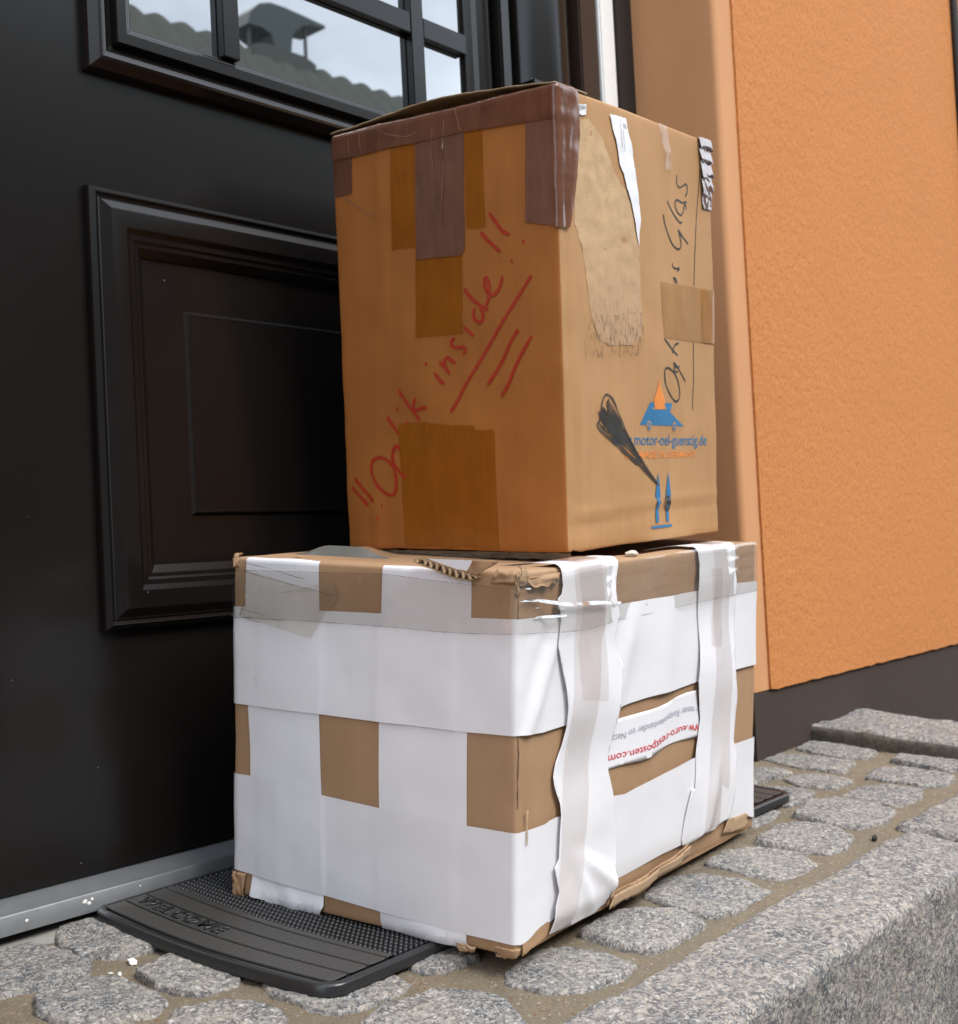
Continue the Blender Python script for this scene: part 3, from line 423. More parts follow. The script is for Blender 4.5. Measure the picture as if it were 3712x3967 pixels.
tag(stone_block('granite_kerb', 1.722, 3.1, .588, .728, -.80, -.5085, 9.7, .012, .0035, .012), 'granite kerb stone beyond the joint, behind the far end of the parcels', 'kerb stone', 'granite kerb stones along the landing')
sl_ = tag(stone_block('granite_slab', 2.20, 2.425, .742, 1.118, -.60, -.488, 5.3, .010, .004, .009), 'low raised granite slab across the far end of the landing, foot of the brown plinth', 'granite slab')
sl_.data.materials.append(M['darker'])
for f in sl_.data.polygons:  # second, darker stone on the faces towards -X
    if f.normal.x < -.75: f.material_index = 1

CP = {
'a': [(0.733,1.299),(0.772,1.297),(0.777,1.252),(0.787,1.182),(0.771,1.164),(0.725,1.175),(0.705,1.21),(0.708,1.262)],
'b': [(0.634,1.283),(0.657,1.291),(0.69,1.287),(0.705,1.24),(0.706,1.188),(0.69,1.164),(0.637,1.166),(0.595,1.176),(0.584,1.22),(0.59,1.27)],
'c': [(0.615,1.14),(0.677,1.148),(0.7,1.125),(0.704,1.059),(0.699,1.036),(0.678,1.022),(0.627,1.031),(0.605,1.047),(0.601,1.106)],
'd': [(0.72,1.122),(0.765,1.13),(0.788,1.096),(0.784,1.029),(0.767,1.013),(0.725,1.022),(0.711,1.07)],
'e': [(0.785,0.995),(0.832,0.99),(0.872,0.96),(0.888,0.914),(0.885,0.881),(0.864,0.875),(0.791,0.881),(0.781,0.908),(0.779,0.965)],
'f': [(0.659,0.985),(0.688,1.008),(0.735,0.992),(0.75,0.969),(0.754,0.922),(0.726,0.893),(0.665,0.9),(0.652,0.94)],
'g': [(0.789,0.853),(0.825,0.865),(0.89,0.853),(0.917,0.822),(0.915,0.777),(0.892,0.735),(0.844,0.726),(0.785,0.745),(0.776,0.8)],
'h': [(0.915,0.925),(0.971,0.93),(0.985,0.89),(0.977,0.868),(0.961,0.872),(0.93,0.875),(0.908,0.885)],
'i': [(0.972,0.825),(1.041,0.839),(1.07,0.818),(1.083,0.772),(1.071,0.731),(1.04,0.726),(0.985,0.733),(0.954,0.757),(0.948,0.808)],
'j': [(1.104,0.830),(1.178,0.839),(1.213,0.817),(1.236,0.775),(1.222,0.738),(1.161,0.73),(1.117,0.736),(1.103,0.765)],
'k': [(1.251,0.846),(1.33,0.868),(1.375,0.84),(1.392,0.795),(1.377,0.736),(1.3,0.73),(1.252,0.738),(1.244,0.78)],
'l': [(1.413,0.851),(1.478,0.859),(1.522,0.83),(1.53,0.777),(1.505,0.74),(1.465,0.732),(1.42,0.742),(1.405,0.79)],
'm': [(1.545,0.85),(1.618,0.861),(1.657,0.833),(1.668,0.799),(1.65,0.755),(1.596,0.740),(1.55,0.746),(1.539,0.793)],
'n': [(1.691,0.866),(1.781,0.887),(1.825,0.859),(1.829,0.797),(1.815,0.762),(1.753,0.75),(1.69,0.76),(1.68,0.81)],
'o': [(1.859,0.869),(1.923,0.872),(1.965,0.836),(1.962,0.779),(1.904,0.758),(1.846,0.770),(1.843,0.827)],
'p': [(1.985,0.885),(2.05,0.896),(2.096,0.872),(2.099,0.812),(2.085,0.772),(2.026,0.765),(1.98,0.785)],
'q': [(2.125,0.90),(2.18,0.91),(2.195,0.86),(2.195,0.80),(2.185,0.775),(2.14,0.77),(2.115,0.80)],
'r': [(2.112,1.08),(2.180,1.084),(2.196,1.02),(2.177,0.95),(2.11,0.94),(2.09,0.98)],
's': [(2.0,1.085),(2.06,1.088),(2.078,1.02),(2.074,0.943),(1.994,0.932),(1.976,1.001)],
't': [(1.86,1.071),(1.93,1.073),(1.952,1.02),(1.94,0.998),(1.877,1.005),(1.817,1.001),(1.815,1.05)],
'u': [(1.882,0.985),(1.94,0.989),(1.963,0.937),(1.947,0.892),(1.882,0.892),(1.862,0.944)],
'v': [(1.757,0.99),(1.83,0.985),(1.845,0.935),(1.835,0.905),(1.782,0.895),(1.734,0.900),(1.73,0.96)],
'w': [(1.61,1.0),(1.685,0.99),(1.714,0.94),(1.708,0.90),(1.656,0.885),(1.6,0.883),(1.595,0.95)],
}
rnd = random.Random(4)
def rr(cx, cy, a, b):
    pts = []
    for k in range(12):
        t = 2 * math.pi * k / 12; c_, s_ = math.cos(t), math.sin(t)
        pts.append((cx + a * abs(c_) ** .5 * (1 if c_ > 0 else -1) * rnd.uniform(.92, 1.04), cy + b * abs(s_) ** .5 * (1 if s_ > 0 else -1) * rnd.uniform(.92, 1.04)))
    return pts
hidden = []
for cx, cy in [(.50, 1.23), (.475, 1.09), (.54, .95), (.575, .80), (.70, .80), (.44, .80), (1.06, .95), (1.20, .96), (1.34, .96), (1.48, .95), (.86, 1.09), (1.0, 1.09), (.86, 1.23), (1.0, 1.22), (1.13, 1.1), (1.27, 1.22), (1.13, 1.23), (1.27, 1.1), (1.41, 1.1), (1.41, 1.23), (1.55, 1.1), (1.55, 1.23), (1.69, 1.1), (1.69, 1.23), (1.83, 1.16), (1.95,1.17)]:
    hidden.append(rr(cx, cy, .056, .056))
def cobble(poly, seed, segs=84, rings=26):
    cx = sum(p[0] for p in poly) / len(poly); cy = sum(p[1] for p in poly) / len(poly)
    def rad(t):
        d = (math.cos(t), math.sin(t)); best = .05
        for i in range(len(poly)):
            x1, y1 = poly[i][0] - cx, poly[i][1] - cy; x2, y2 = poly[(i + 1) % len(poly)][0] - cx, poly[(i + 1) % len(poly)][1] - cy
            ex, ey = x2 - x1, y2 - y1; det = -d[0] * ey + d[1] * ex
            if abs(det) < 1e-12: continue
            tt = (-x1 * ey + y1 * ex) / det
            u = (x1 * d[1] - y1 * d[0]) / (ey * d[0] - ex * d[1])
            if -1e-6 <= u <= 1 + 1e-6 and tt > 0: best = tt
        return best
    rs_ = [rad(2 * math.pi * k / segs) for k in range(segs)]
    for _ in range(0): rs_ = [(rs_[k - 1] + 2 * rs_[k] + rs_[(k + 1) % segs]) / 4 for k in range(segs)]
    bm = bmesh.new(); tilt = (rnd.uniform(-.03, .03), rnd.uniform(-.03, .03)); lift = rnd.uniform(-.002, .0025)
    ringsv = []
    for i in range(1, rings + 1):
        rho = (i / rings) ** .8; row = []
        for k in range(segs):
            t = 2 * math.pi * k / segs; rr_ = rs_[k] * (1.09 + .035 * noise.noise(Vector((math.cos(t) * 3, math.sin(t) * 3, seed))))
            x = cx + rr_ * rho * math.cos(t) ; y = cy + rr_ * rho * math.sin(t)
            z = -.5125 + lift + tilt[0] * (x - cx) + tilt[1] * (y - cy) - .0018 * rho ** 3 - .018 * max(0, (rho - .91) / .09) ** 1.8
            p = Vector((x, y, seed)); z += .0022 * fbm(p, 26, 3) + .0011 * fbm(p, 150, 4) * (1 if rho < .97 else .4)
            if rho > .8:
                j = .0026 * fbm(Vector((x, y, seed + z * 2)), 55, 4); x += j * math.cos(t); y += j * math.sin(t)
            row.append(bm.verts.new(lw(x, y, z)))
        ringsv.append(row)
    c0 = bm.verts.new(sum((v.co for v in ringsv[0]), Vector()) / segs)
    for k in range(segs): bm.faces.new((c0, ringsv[0][k], ringsv[0][(k + 1) % segs]))
    for i in range(rings - 1):
        for k in range(segs): bm.faces.new((ringsv[i][k], ringsv[i + 1][k], ringsv[i + 1][(k + 1) % segs], ringsv[i][(k + 1) % segs]))
    return bm
big = bmesh.new(); tmp = bpy.data.meshes.new('tmp')
for i, poly in enumerate(list(CP.values()) + hidden):
    b = cobble(poly, i * 7.3 + 1, *( (84, 26) if i < len(CP) + 7 else (40, 10))); b.to_mesh(tmp); b.free(); big.from_mesh(tmp)
obj('cobbled_landing', big, M['granite'], kind='structure')

# small litter on the joints
def chip(x, y, s, mat, label, cat, name, seed, group=None, flat=.45):
    bm = bmesh.new(); bmesh.ops.create_icosphere(bm, subdivisions=2, radius=1)
    for v in bm.verts:
        v.co *= 1 + .5 * noise.noise(v.co * 1.5 + Vector((seed, 0, 0))); v.co = Vector((v.co.x * s, v.co.y * s * .6, v.co.z * s * flat))
        v.co.rotate(Matrix.Rotation(seed, 3, 'Z')); v.co = lw(v.co.x + x, v.co.y + y, v.co.z - .519 + s * flat * .6)
    return tag(obj(name, bm, mat, smooth=False, origin=lw(x, y, -.519)), label, cat, group)
chip(.736, 1.155, .0075, M['chip'], 'largest white plaster chip lying on the mortar in front of the mat', 'plaster chip', 'plaster_chip', 1.3)
for k, (x, y, s) in enumerate([(.700, 1.158, .0035), (.705, 1.148, .0028), (.709, 1.137, .0032), (.712, 1.142, .0022), (.704, 1.131, .002), (.745, 1.205, .0028), (.716, 1.16, .002), (.765, 1.138, .0018), (.757, .995, .0022), (.761, .99, .0018)]):
    chip(x, y, s, M['chip'], 'tiny white plaster crumb lying in the sandy joint before the mat', 'plaster crumb', 'plaster_crumb', k * 2.1, 'tiny plaster crumbs in the joints', .3)
chip(.787, 1.168, .0042, M['pebble'], 'small orange brick crumb at the front edge of the mat', 'brick crumb', 'brick_crumb', 4.4, None, .7)
chip(.768, .862, .0045, M['chip'], 'single white grit crumb between cobbles right of the mat corner', 'grit crumb', 'grit_crumb', 2.4, None, .6)
chip(1.66, .728, .006, M['gap'], 'dark round pebble in the joint beside the kerb', 'pebble', 'pebble', 3.4, None, .8)

# ------------------------------------------------------------------ the house
house = thing('house', 'orange rendered house front with dark brown entrance door', 'house', Vector((2.0, 1.3, -.4)) + UP)
YW, XR, YR = 1.118, 1.990, 1.296          # face of the wall, plane of the door reveal, back of the reveal
# wall right of the door: trim strip, stucco, plinth
bm = bmesh.new()
n1, n2 = 330, 230
def wallp(u, v):
    x = XR + .060 + 9 * u; z = -.2885 + 3.5 * v
    j = .0012 * noise.noise(Vector((z * 40, 0, 0))) if u == 0 else 0
    jz = .0035 * noise.noise(Vector((x * 30, 0, 5))) if v == 0 else 0
    return Vector((x + j, YW - .0045, z + jz)) + UP
vv = grid(bm, n1, n2, wallp)
back = [bm.verts.new(v.co + Vector((0, .03, 0))) for v in [r[0] for r in vv]]
for j in range(n2): bm.faces.new((vv[j][0], vv[j + 1][0], back[j + 1], back[j]))
backb = [bm.verts.new(v.co + Vector((0, .03, 0))) for v in vv[0]]
for i in range(n1): bm.faces.new((vv[0][i + 1], vv[0][i], backb[i], backb[i + 1]))
obj('stucco_wall', bm, M['orange_wall'], house, smooth=False)
bm = bmesh.new()      # smooth surround: strip on the front, rounded corner, reveal
pr = [(XR + .066, YW)] + [(XR + .066 - .054 * t, YW) for t in (.5, 1)] + [(XR + .012 - .012 * math.sin(a), YW + .012 - .012 * math.cos(a)) for a in (R(22), R(45), R(68), R(90))] + [(XR, YW + .06), (XR + .001, YW + .115), (XR, YR + .08)]
rings = []
for k in range(61):
    z = -.2875 + 3.5 * k / 60
    rings.append([Vector((x + .0012 * noise.noise(Vector((x * 9, y * 9, z * 3))), y, z)) + UP for x, y in pr])
loft(bm, rings); obj('door_surround', bm, M['trim'], house, angle=50)
bm = bmesh.new()
prp = [(11.2, YW + .001), (XR + .004, YW + .001), (XR + .003, YR + .2)]
loft(bm, [[Vector((x, y, z)) + UP for x, y in prp] for z in (-1.2, -.75, -.45, -.2865)]); obj('plinth', bm, M['plinth'], house, smooth=False)
bm = bmesh.new(); add_box(bm, Vector((2.2, 1.2, -.9)) + UP, Vector((11.2, 6, 3.2)) + UP); obj('wall_core', bm, M['trim'], house, smooth=False)
bm = bmesh.new(); add_box(bm, Vector((-4, 1.45, -.9)) + UP, Vector((2.19, 6, 3.2)) + UP); obj('inner_wall', bm, M['gap'], house, smooth=False)
bm = bmesh.new()      # facade left of the door, out of frame
add_box(bm, Vector((-4, YW, -.9)) + UP, Vector((.30, 1.44, 3.2)) + UP); obj('stucco_wall', bm, M['orange_wall'], house, smooth=False)
bm = bmesh.new()
cable = [(3.196 + (.0 if z > 0 else 0) + .002 * noise.noise(Vector((z * 4, 0, 0))), z) for z in [k * .1 - .28 for k in range(36)]]
rings = [[Vector((x + .010 * math.cos(a), YW - .012 - .010 * math.sin(a), z)) + UP for a in [R(k * 30) for k in range(12)]] for x, z in cable]
loft(bm, rings, True); obj('downlead_cable', bm, M['gap'], house)

# frame: column, flat boards, white strip
def fbx(nm, x0, x1, y0, y1, mat, z0=-.372, z1=1.8, bev=.002): return box(nm, (x0, y0, z0), (x1, y1, z1), mat, house, bev)
fbx('black_strip', 1.936, XR + .02, 1.2975, 1.40, M['gap'])  # black strip between the white strip and the reveal
fbx('white_strip', 1.888, 1.935, 1.300, 1.40, M['white_pvc'], bev=.003)
fbx('frame_board', 1.832, 1.8875, 1.306, 1.40, M['frame_brown'], bev=.003)
fbx('frame_back', 1.662, 1.8318, 1.352, 1.41, M['door'])
fbx('frame_bead', 1.628, 1.656, 1.328, 1.40, M['door'], bev=.004)
bm = bmesh.new()
cx_, cy_, rad_ = 1.752, 1.352, .072
loft(bm, [[Vector((cx_ + rad_ * math.cos(a), cy_ - rad_ * .78 * math.sin(a), z)) + UP for a in [R(k * 6) for k in range(31)]] for z in (-.36, .2, .81, 1.8)])
obj('half_column', bm, M['door'], house)
bm = bmesh.new(); add_box(bm, Vector((1.664, 1.285, -.36)) + UP, Vector((1.8315, 1.351, .775)) + UP, .003); add_box(bm, Vector((1.668, 1.288, .776)) + UP, Vector((1.8312, 1.351, .808)) + UP, .012)
obj('column_pedestal', bm, M['door'], house, angle=50)
# threshold
bm = bmesh.new()
pf = [(1.3215, -.4035), (1.3215, -.3835), (1.3225, -.3815), (1.327, -.3806), (1.338, -.3782), (1.352, -.3735), (1.375, -.372), (1.39, -.372)]
loft(bm, [[Vector((x, y, z)) + UP for y, z in pf] for x in [-.3 + .23 * k for k in range(11)]]); obj('threshold', bm, M['alu'], house, angle=30)
for k, (x, z, s) in enumerate([(.771, -.3895, .0032), (.776, -.3925, .0026), (.780, -.3885, .0022), (.698, -.3925, .0022), (.845, -.3885, .0013)]):
    bm = bmesh.new(); bmesh.ops.create_icosphere(bm, subdivisions=2, radius=1)
    for v in bm.verts: v.co = Vector((v.co.x * s * (1 + .5 * noise.noise(v.co * 2 + Vector((k, 0, 0)))) + x, v.co.y * .0002 + 1.3214, v.co.z * s * .8 * (1 + .5 * noise.noise(v.co * 3)) + z)) + UP
    obj('paint_spot', bm, M['chip'], house)
# the door leaf and its parts
door = box('door', (.335, 1.36, -.3715), (1.626, 1.42, 1.85), M['door'], house, .002)
WX0, WX1, WZ0, WZ1 = .836, 1.624, .6215, 1.75
bm = bmesh.new()
moulding(bm, WX0, WX1, WZ0, WZ1, 1.3605, [(0, 0), (.001, .010), (.003, .014), (.013, .022), (.0165, .0235), (.020, .022), (.0225, .016), (.027, .0145), (.034, .009), (.040, .007), (.0412, .016), (.0425, .0185), (.0560, .0185), (.0600, .0148), (.0612, .0146), (.0655, .0102), (.0668, .0100), (.0693, .003)])
obj('window_surround', bm, M['door'], door, angle=11)
bm = bmesh.new(); vs4 = [bm.verts.new(Vector(p) + UP) for p in ((WX0 + .06, 1.3572, WZ0 + .06), (WX1 - .06, 1.3572, WZ0 + .06), (WX1 - .06, 1.3572, WZ1 - .06), (WX0 + .06, 1.3572, WZ1 - .06))]; bm.faces.new(vs4)
obj('glass_pane', bm, M['glass'], door, smooth=False)
for (x0, x1, z0, z1) in [(1.046, 1.074, WZ0 + .0695, WZ1 - .07), (1.421, 1.450, WZ0 + .0695, WZ1 - .07)]:
    bm = bmesh.new(); add_box(bm, Vector((x0, 1.343, z0)) + UP, Vector((x1, 1.3565, z1)) + UP, .0012); obj('muntin', bm, M['door'], door, angle=40)
for (x0, x1) in [(1.4505, 1.5545), (1.0745, 1.4205), (.9060, 1.0455)]:
    bm = bmesh.new(); add_box(bm, Vector((x0, 1.3438, .829)) + UP, Vector((x1, 1.3562, .862)) + UP, .0012); obj('muntin', bm, M['door'], door, angle=40)
bm = bmesh.new()
moulding(bm, .829, 1.62, -.0805, .4745, 1.3605, [(0, 0), (.001, .010), (.0022, .0125), (.0078, .0172), (.0092, .0165), (.0100, .0135), (.0122, .0128), (.0145, .0150), (.0158, .0148), (.0265, .0212), (.0285, .0215), (.0485, .0215), (.0550, .0160), (.0615, .0154), (.0645, .0128), (.0695, .0122), (.0795, .0034), (.0798, .0008)])
obj('panel_moulding', bm, M['door'], door, angle=11)
bm = bmesh.new()
moulding(bm, .9085, 1.5405, -.001, .395, 1.3605, [(0, .0008), (.0625, .0008), (.0655, .0052), (.0675, .0058), (.0690, .0052), (.19, .0052)])
bm.faces.new(list(bm.verts)[-4:])
obj('panel_field', bm, M['door'], door, angle=8)
# ------------------------------------------------------------------ the doormat
MX0, MX1, MY0, MY1 = .772, 1.768, .905, 1.300
def bow(y):  # the end of the mat bows outwards a little
    t = (y - MY0) / (MY1 - MY0); return -.016 * math.sin(math.pi * min(1, max(0, t))) + .026 * (1 - t) ** 1.0 - .0
def mat_pt(x, y, z, end=None):
    # x measured from the near end; the bow fades out along the mat
    k = max(0, 1 - (x - MX0) / .45); return lw(x + bow(y) * k, y, z)
mat = thing('doormat', 'black rubber welcome mat lying on the cobbles in front of the door', 'doormat', lw(1.27, 1.10, -.512))
def outline(ins, z):
    pts = []; r = max(.004, .024 - ins * .8); x0, x1, y0, y1 = MX0 + ins, MX1 - ins, MY0 + ins, MY1 - ins
    for cx, cy, a0 in ((x1 - r, y1 - r, 0), (x0 + r, y1 - r, 90), (x0 + r, y0 + r, 180), (x1 - r, y0 + r, 270)):
        for k in range(9): a = R(a0 + k * 90 / 8); pts.append((cx + r * math.cos(a), cy + r * math.sin(a)))
    out = []
    for i in range(len(pts)):
        p, q = pts[i], pts[(i + 1) % len(pts)]; n = 24 if abs(p[0] - q[0]) + abs(p[1] - q[1]) > .1 else 1
        for k in range(n): t = k / n; out.append(mat_pt(p[0] + (q[0] - p[0]) * t, p[1] + (q[1] - p[1]) * t, z))
    return out
bm = bmesh.new()
rg = loft(bm, [outline(.003, -.5135), outline(0, -.512), outline(0, -.5025), outline(.0015, -.5005), outline(.004, -.4995), outline(.0085, -.4998), outline(.0105, -.5012), outline(.0112, -.504)], True)
bm.faces.new(rg[-1]); obj('mat_base', bm, M['rubber'], mat, angle=50)
# four ribbed bands across the near end, mirrored at the far end; letters sunk into the second
ZT = -.4995; bands = [(.0145, .0395), (.0425, .0685), (.0715, .0965), (.0990, .1085)]
def band(x0, x1, far, z=ZT, rib=True):
    bm = bmesh.new(); n = 220; rings = []
    y0, y1 = MY0 + .0135, MY1 - .0135
    for k in range(n + 1):
        y = y0 + (y1 - y0) * k / n; e = -.0009 if (k % 4 == 0 and rib) else 0
        prof = [(0, -.0045), (0, -.001), (.0008, 0)] + [(f * (x1 - x0), e if .0 < f < 1 else 0) for f in (.15, .85)] + [(x1 - x0 - .0008, 0), (x1 - x0, -.001), (x1 - x0, -.0045)]
        if far: rings.append([lw(MX1 - x0 - px, y, z + pz) for px, pz in prof])
        else: rings.append([mat_pt(MX0 + x0 + px, y, z + pz) for px, pz in prof])
    loft(bm, rings)
    for r_ in (0, -1): pass
    return bm
for far in (0, 1):
    for i, (a, b) in enumerate(bands):
        if a == bands[1][0] and not far:
            pass
        obj('ribbed_band', band(a, b, far, rib=(i < 3)), M['rubber_top'], mat, angle=30)
# field of nubs
bm = bmesh.new(); px, py = .0085, .0066; row = 0
x = MX0 + .112
while x < MX1 - .112:
    y = MY0 + .016 + (row % 2) * py / 2
    while y < MY1 - .014:
        hid = (1.03 < x < 1.54 and y > .98) or (x >= 1.54 and False)
        if not hid:
            rings = []
            kind = row % 2
            for rad_, z in ((.0031, -.504), (.0027, -.5005), (.0017, -.4992)) if kind == 0 else ((.0012, -.504), (.0010, -.5008), (.0006, -.5003)):
                rings.append([mat_pt(x + rad_ * math.cos(a), y + rad_ * math.sin(a) * (1 if kind == 0 else 2.3), z) for a in [R(60 * k) for k in range(6)]])
            v_ = loft(bm, rings, True); bm.faces.new(v_[-1])
        y += py
    row += 1; x += px / 2 * 1.0
obj('nub_field', bm, M['rubber'], mat)

# ------------------------------------------------------------------ parcels
class Parcel:
    """a box with eight measured corners; chart (X, Z): X<0 along the end wall, X>0 along the long wall, Z up, Z>H folds over the top"""
    def __init__(s, C, D, r, amp, seed, bulge):
        s.C = {k: Vector(v) + UP for k, v in C.items()}; s.D = Vector(D); s.r = r; s.amp = amp; s.seed = seed; s.bulge = bulge
    def tri(s, p):
        a, b, c = p[0] / s.D[0], p[1] / s.D[1], p[2] / s.D[2]; o = Vector((0, 0, 0))
        for k, v in s.C.items():
            o += v * ((a if k[0] == '1' else 1 - a) * (b if k[1] == '1' else 1 - b) * (c if k[2] == '1' else 1 - c))
        return o
    def surf(s, p, n, h=0):
        q = Vector([max(s.r, min(s.D[i] - s.r, p[i])) for i in range(3)]); d = p - q
        nn = d.normalized() if d.length > 1e-7 else n
        base = q + nn * s.r
        e = s.amp * (noise.noise(base * 7 + Vector((s.seed, 0, 0))) + .45 * noise.noise(base * 19 + Vector((0, s.seed, 0))) + .12 * noise.noise(base * 60))
        e += s.bulge(base, n)
        return s.tri(base + nn * (h + e))
    def chart(s, X, Z, h=0):
        L, Wd, H = s.D
        if Z <= H: p, n = (Vector((X, 0, Z)), Vector((0, -1, 0))) if X >= 0 else (Vector((0, -X, Z)), Vector((-1, 0, 0)))
        else: p, n = (Vector((X, Z - H, H)), Vector((0, 0, 1))) if X >= 0 else (Vector((Z - H, -X, H)), Vector((0, 0, 1)))
        if X > L: p = Vector((L, X - L, min(Z, H))); n = Vector((1, 0, 0))
        if X < -Wd: p = Vector((-X - Wd, Wd, min(Z, H))); n = Vector((0, 1, 0))
        return s.surf(p, n, h)
    def body(s, name, mat, parent, step=.008, top=True):
        bm = bmesh.new(); uvl = bm.loops.layers.uv.new('UVMap'); cache = {}
        def ticks(d):
            t = [0, .0006, .0014, .0024, s.r]; n = int((d - 2 * s.r) / step)
            return t + [s.r + (d - 2 * s.r) * k / n for k in range(1, n)] + [d - q for q in t[::-1]]
        for ax in range(3):
            a1, a2 = (ax + 1) % 3, (ax + 2) % 3; t1, t2 = ticks(s.D[a1]), ticks(s.D[a2])
            for sg in (0, 1):
                if ax == 2 and sg == 1 and not top: continue
                n = Vector((0, 0, 0)); n[ax] = 1 if sg else -1
                for i in range(len(t1) - 1):
                    for j in range(len(t2) - 1):
                        vs_, uvs = [], []
                        for u, v in ((t1[i], t2[j]), (t1[i + 1], t2[j]), (t1[i + 1], t2[j + 1]), (t1[i], t2[j + 1])):
                            p = Vector((0, 0, 0)); p[ax] = s.D[ax] * sg; p[a1] = u; p[a2] = v
                            k = tuple(round(c, 5) for c in p)
                            if k not in cache: cache[k] = bm.verts.new(s.surf(p, n))
                            vs_.append(cache[k]); uvs.append((p[0], p[2]) if ax == 1 else ((-p[1], p[2]) if ax == 0 else (p[0], p[1] + 3)))
                        if not sg: pass
                        f = bm.faces.new(vs_ if sg else vs_[::-1])
                        for lp, vv_ in zip(f.loops, vs_ if sg else vs_[::-1]):
                            lp[uvl].uv = uvs[vs_.index(vv_)]
        return obj(name, bm, mat, parent)
    def sheet(s, name, poly, mat, parent, h=.0005, hf=None, cell=.008, mmp=True, xb=(), zb=(), thick=0, flat=False):
        k = .001 if mmp else 1
        bm = bmesh.new(); pts = [(x * k, z * k) for x, z in poly]
        vs_ = [bm.verts.new((x, z, 0)) for x, z in pts]; f = bm.faces.new(vs_); bmesh.ops.triangulate(bm, faces=[f])
        xs, zs = [p[0] for p in pts], [p[1] for p in pts]; H = s.D[2]
        cx = [a for a in (-s.r, -.0024, -.0014, -.0006, 0, .0006, .0014, .0024, s.r, *xb) if min(xs) < a < max(xs)]
        cz = [a for a in (H - s.r, H - .0024, H - .0014, H - .0006, H, H + .0006, H + .0014, H + .0024, H + s.r, *zb) if min(zs) < a < max(zs)]
        x = math.ceil(min(xs) / cell) * cell
        while x < max(xs): cx.append(x); x += cell
        z = math.ceil(min(zs) / cell) * cell
        while z < max(zs): cz.append(z); z += cell
        for a in cx: bmesh.ops.bisect_plane(bm, geom=bm.verts[:] + bm.edges[:] + bm.faces[:], plane_co=(a, 0, 0), plane_no=(1, 0, 0))
        for a in cz: bmesh.ops.bisect_plane(bm, geom=bm.verts[:] + bm.edges[:] + bm.faces[:], plane_co=(0, a, 0), plane_no=(0, 1, 0))
        bmesh.ops.remove_doubles(bm, verts=bm.verts, dist=.00004)
        return s._finish(bm, name, mat, parent, h, hf, thick, flat)
    def front(s, X, Z, h=0):
        return s.surf(Vector((0, -X, min(Z, s.D[2] - s.r))), Vector((-1, 0, 0)), h) + (s.C['001'] - s.C['000']).normalized() * max(0, Z - s.D[2] + s.r)
    def _finish(s, bm, name, mat, parent, h, hf, thick=0, flat=False):
        uvl = bm.loops.layers.uv.verify()
        for f in bm.faces:
            if f.normal.z < 0: f.normal_flip()
            for lp in f.loops: lp[uvl].uv = (lp.vert.co.x, lp.vert.co.y)
        for v in bm.verts:
            X, Z = v.co.x, v.co.y; v.co = (s.front if flat else s.chart)(X, Z, h + v.co.z + (hf(X, Z) if hf else 0))
        o = obj(name, bm, mat, parent)
        if thick:
            m = o.modifiers.new('thickness', 'SOLIDIFY'); m.thickness = thick; m.offset = -1
        return o
    def strokes(s, name, lines, mat, parent, w, h=.0006, press=.25, hf=None):
        bm = bmesh.new()
        for li, ln in enumerate(lines):
            P = [Vector((x * .001, z * .001)) for x, z in ln]
            pts = []
            if len(P) > 2:
                for i in range(len(P) - 1):
                    p0, p1, p2, p3 = P[max(0, i - 1)], P[i], P[i + 1], P[min(len(P) - 1, i + 2)]
                    n = max(2, int((p2 - p1).length / .002))
                    for k in range(n):
                        t = k / n; pts.append(.5 * ((2 * p1) + (p2 - p0) * t + (2 * p0 - 5 * p1 + 4 * p2 - p3) * t * t + (3 * p1 - p0 - 3 * p2 + p3) * t ** 3))
                pts.append(P[-1])
            else:
                n = max(1, int((P[1] - P[0]).length / .003)); pts = [P[0].lerp(P[1], k / n) for k in range(n + 1)]
                if n == 1: pts = [P[0] - Vector((.0006, 0)), P[0] + Vector((.0006, 0))]
            z0 = .00002 * (li % 12); prev = None; m = len(pts)
            caps = []
            for i, p in enumerate(pts):
                d = (pts[min(m - 1, i + 1)] - pts[max(0, i - 1)]); d = d.normalized() if d.length > 1e-9 else Vector((1, 0))
                nn = Vector((-d.y, d.x)); ww = w / 2 * (1 + press * noise.noise(Vector((p.x * 90, p.y * 90, li)))) * (1.0 if m < 4 else (.82 if i in (0, m - 1) else 1))
                if i == 0:
                    q = p - d * ww * .6; prev = (bm.verts.new((*(q + nn * ww * .5), z0)), bm.verts.new((*(q - nn * ww * .5), z0)))
                cur = (bm.verts.new((*(p + nn * ww), z0)), bm.verts.new((*(p - nn * ww), z0)))
                bm.faces.new((prev[0], prev[1], cur[1], cur[0])); prev = cur
                if i == m - 1:
                    q = p + d * ww * .6; cur = (bm.verts.new((*(q + nn * ww * .5), z0)), bm.verts.new((*(q - nn * ww * .5), z0)))
                    bm.faces.new((prev[0], prev[1], cur[1], cur[0]))
        bmesh.ops.recalc_face_normals(bm, faces=bm.faces)
        return s._finish(bm, name, mat, parent, h, hf)
    def text(s, name, txt, base, cap, mat, parent, h=.0007, shear=0, bold=0, cap_h=.70, hf=None, space=1.0):
        """lay a line of lettering between a base polyline and a cap polyline (both in mm on the chart)"""
        cu = bpy.data.curves.new('t', 'FONT'); cu.body = txt; cu.size = 1; cu.offset = bold; cu.shear = shear; cu.resolution_u = 4; cu.space_character = space
        to = bpy.data.objects.new('t', cu); COL.objects.link(to); dg = bpy.context.evaluated_depsgraph_get(); dg.update()
        me = bpy.data.meshes.new_from_object(to.evaluated_get(dg)); bm = bmesh.new(); bm.from_mesh(me)
        bpy.data.objects.remove(to); bpy.data.curves.remove(cu); bpy.data.meshes.remove(me)
        bmesh.ops.remove_doubles(bm, verts=bm.verts, dist=.0005)
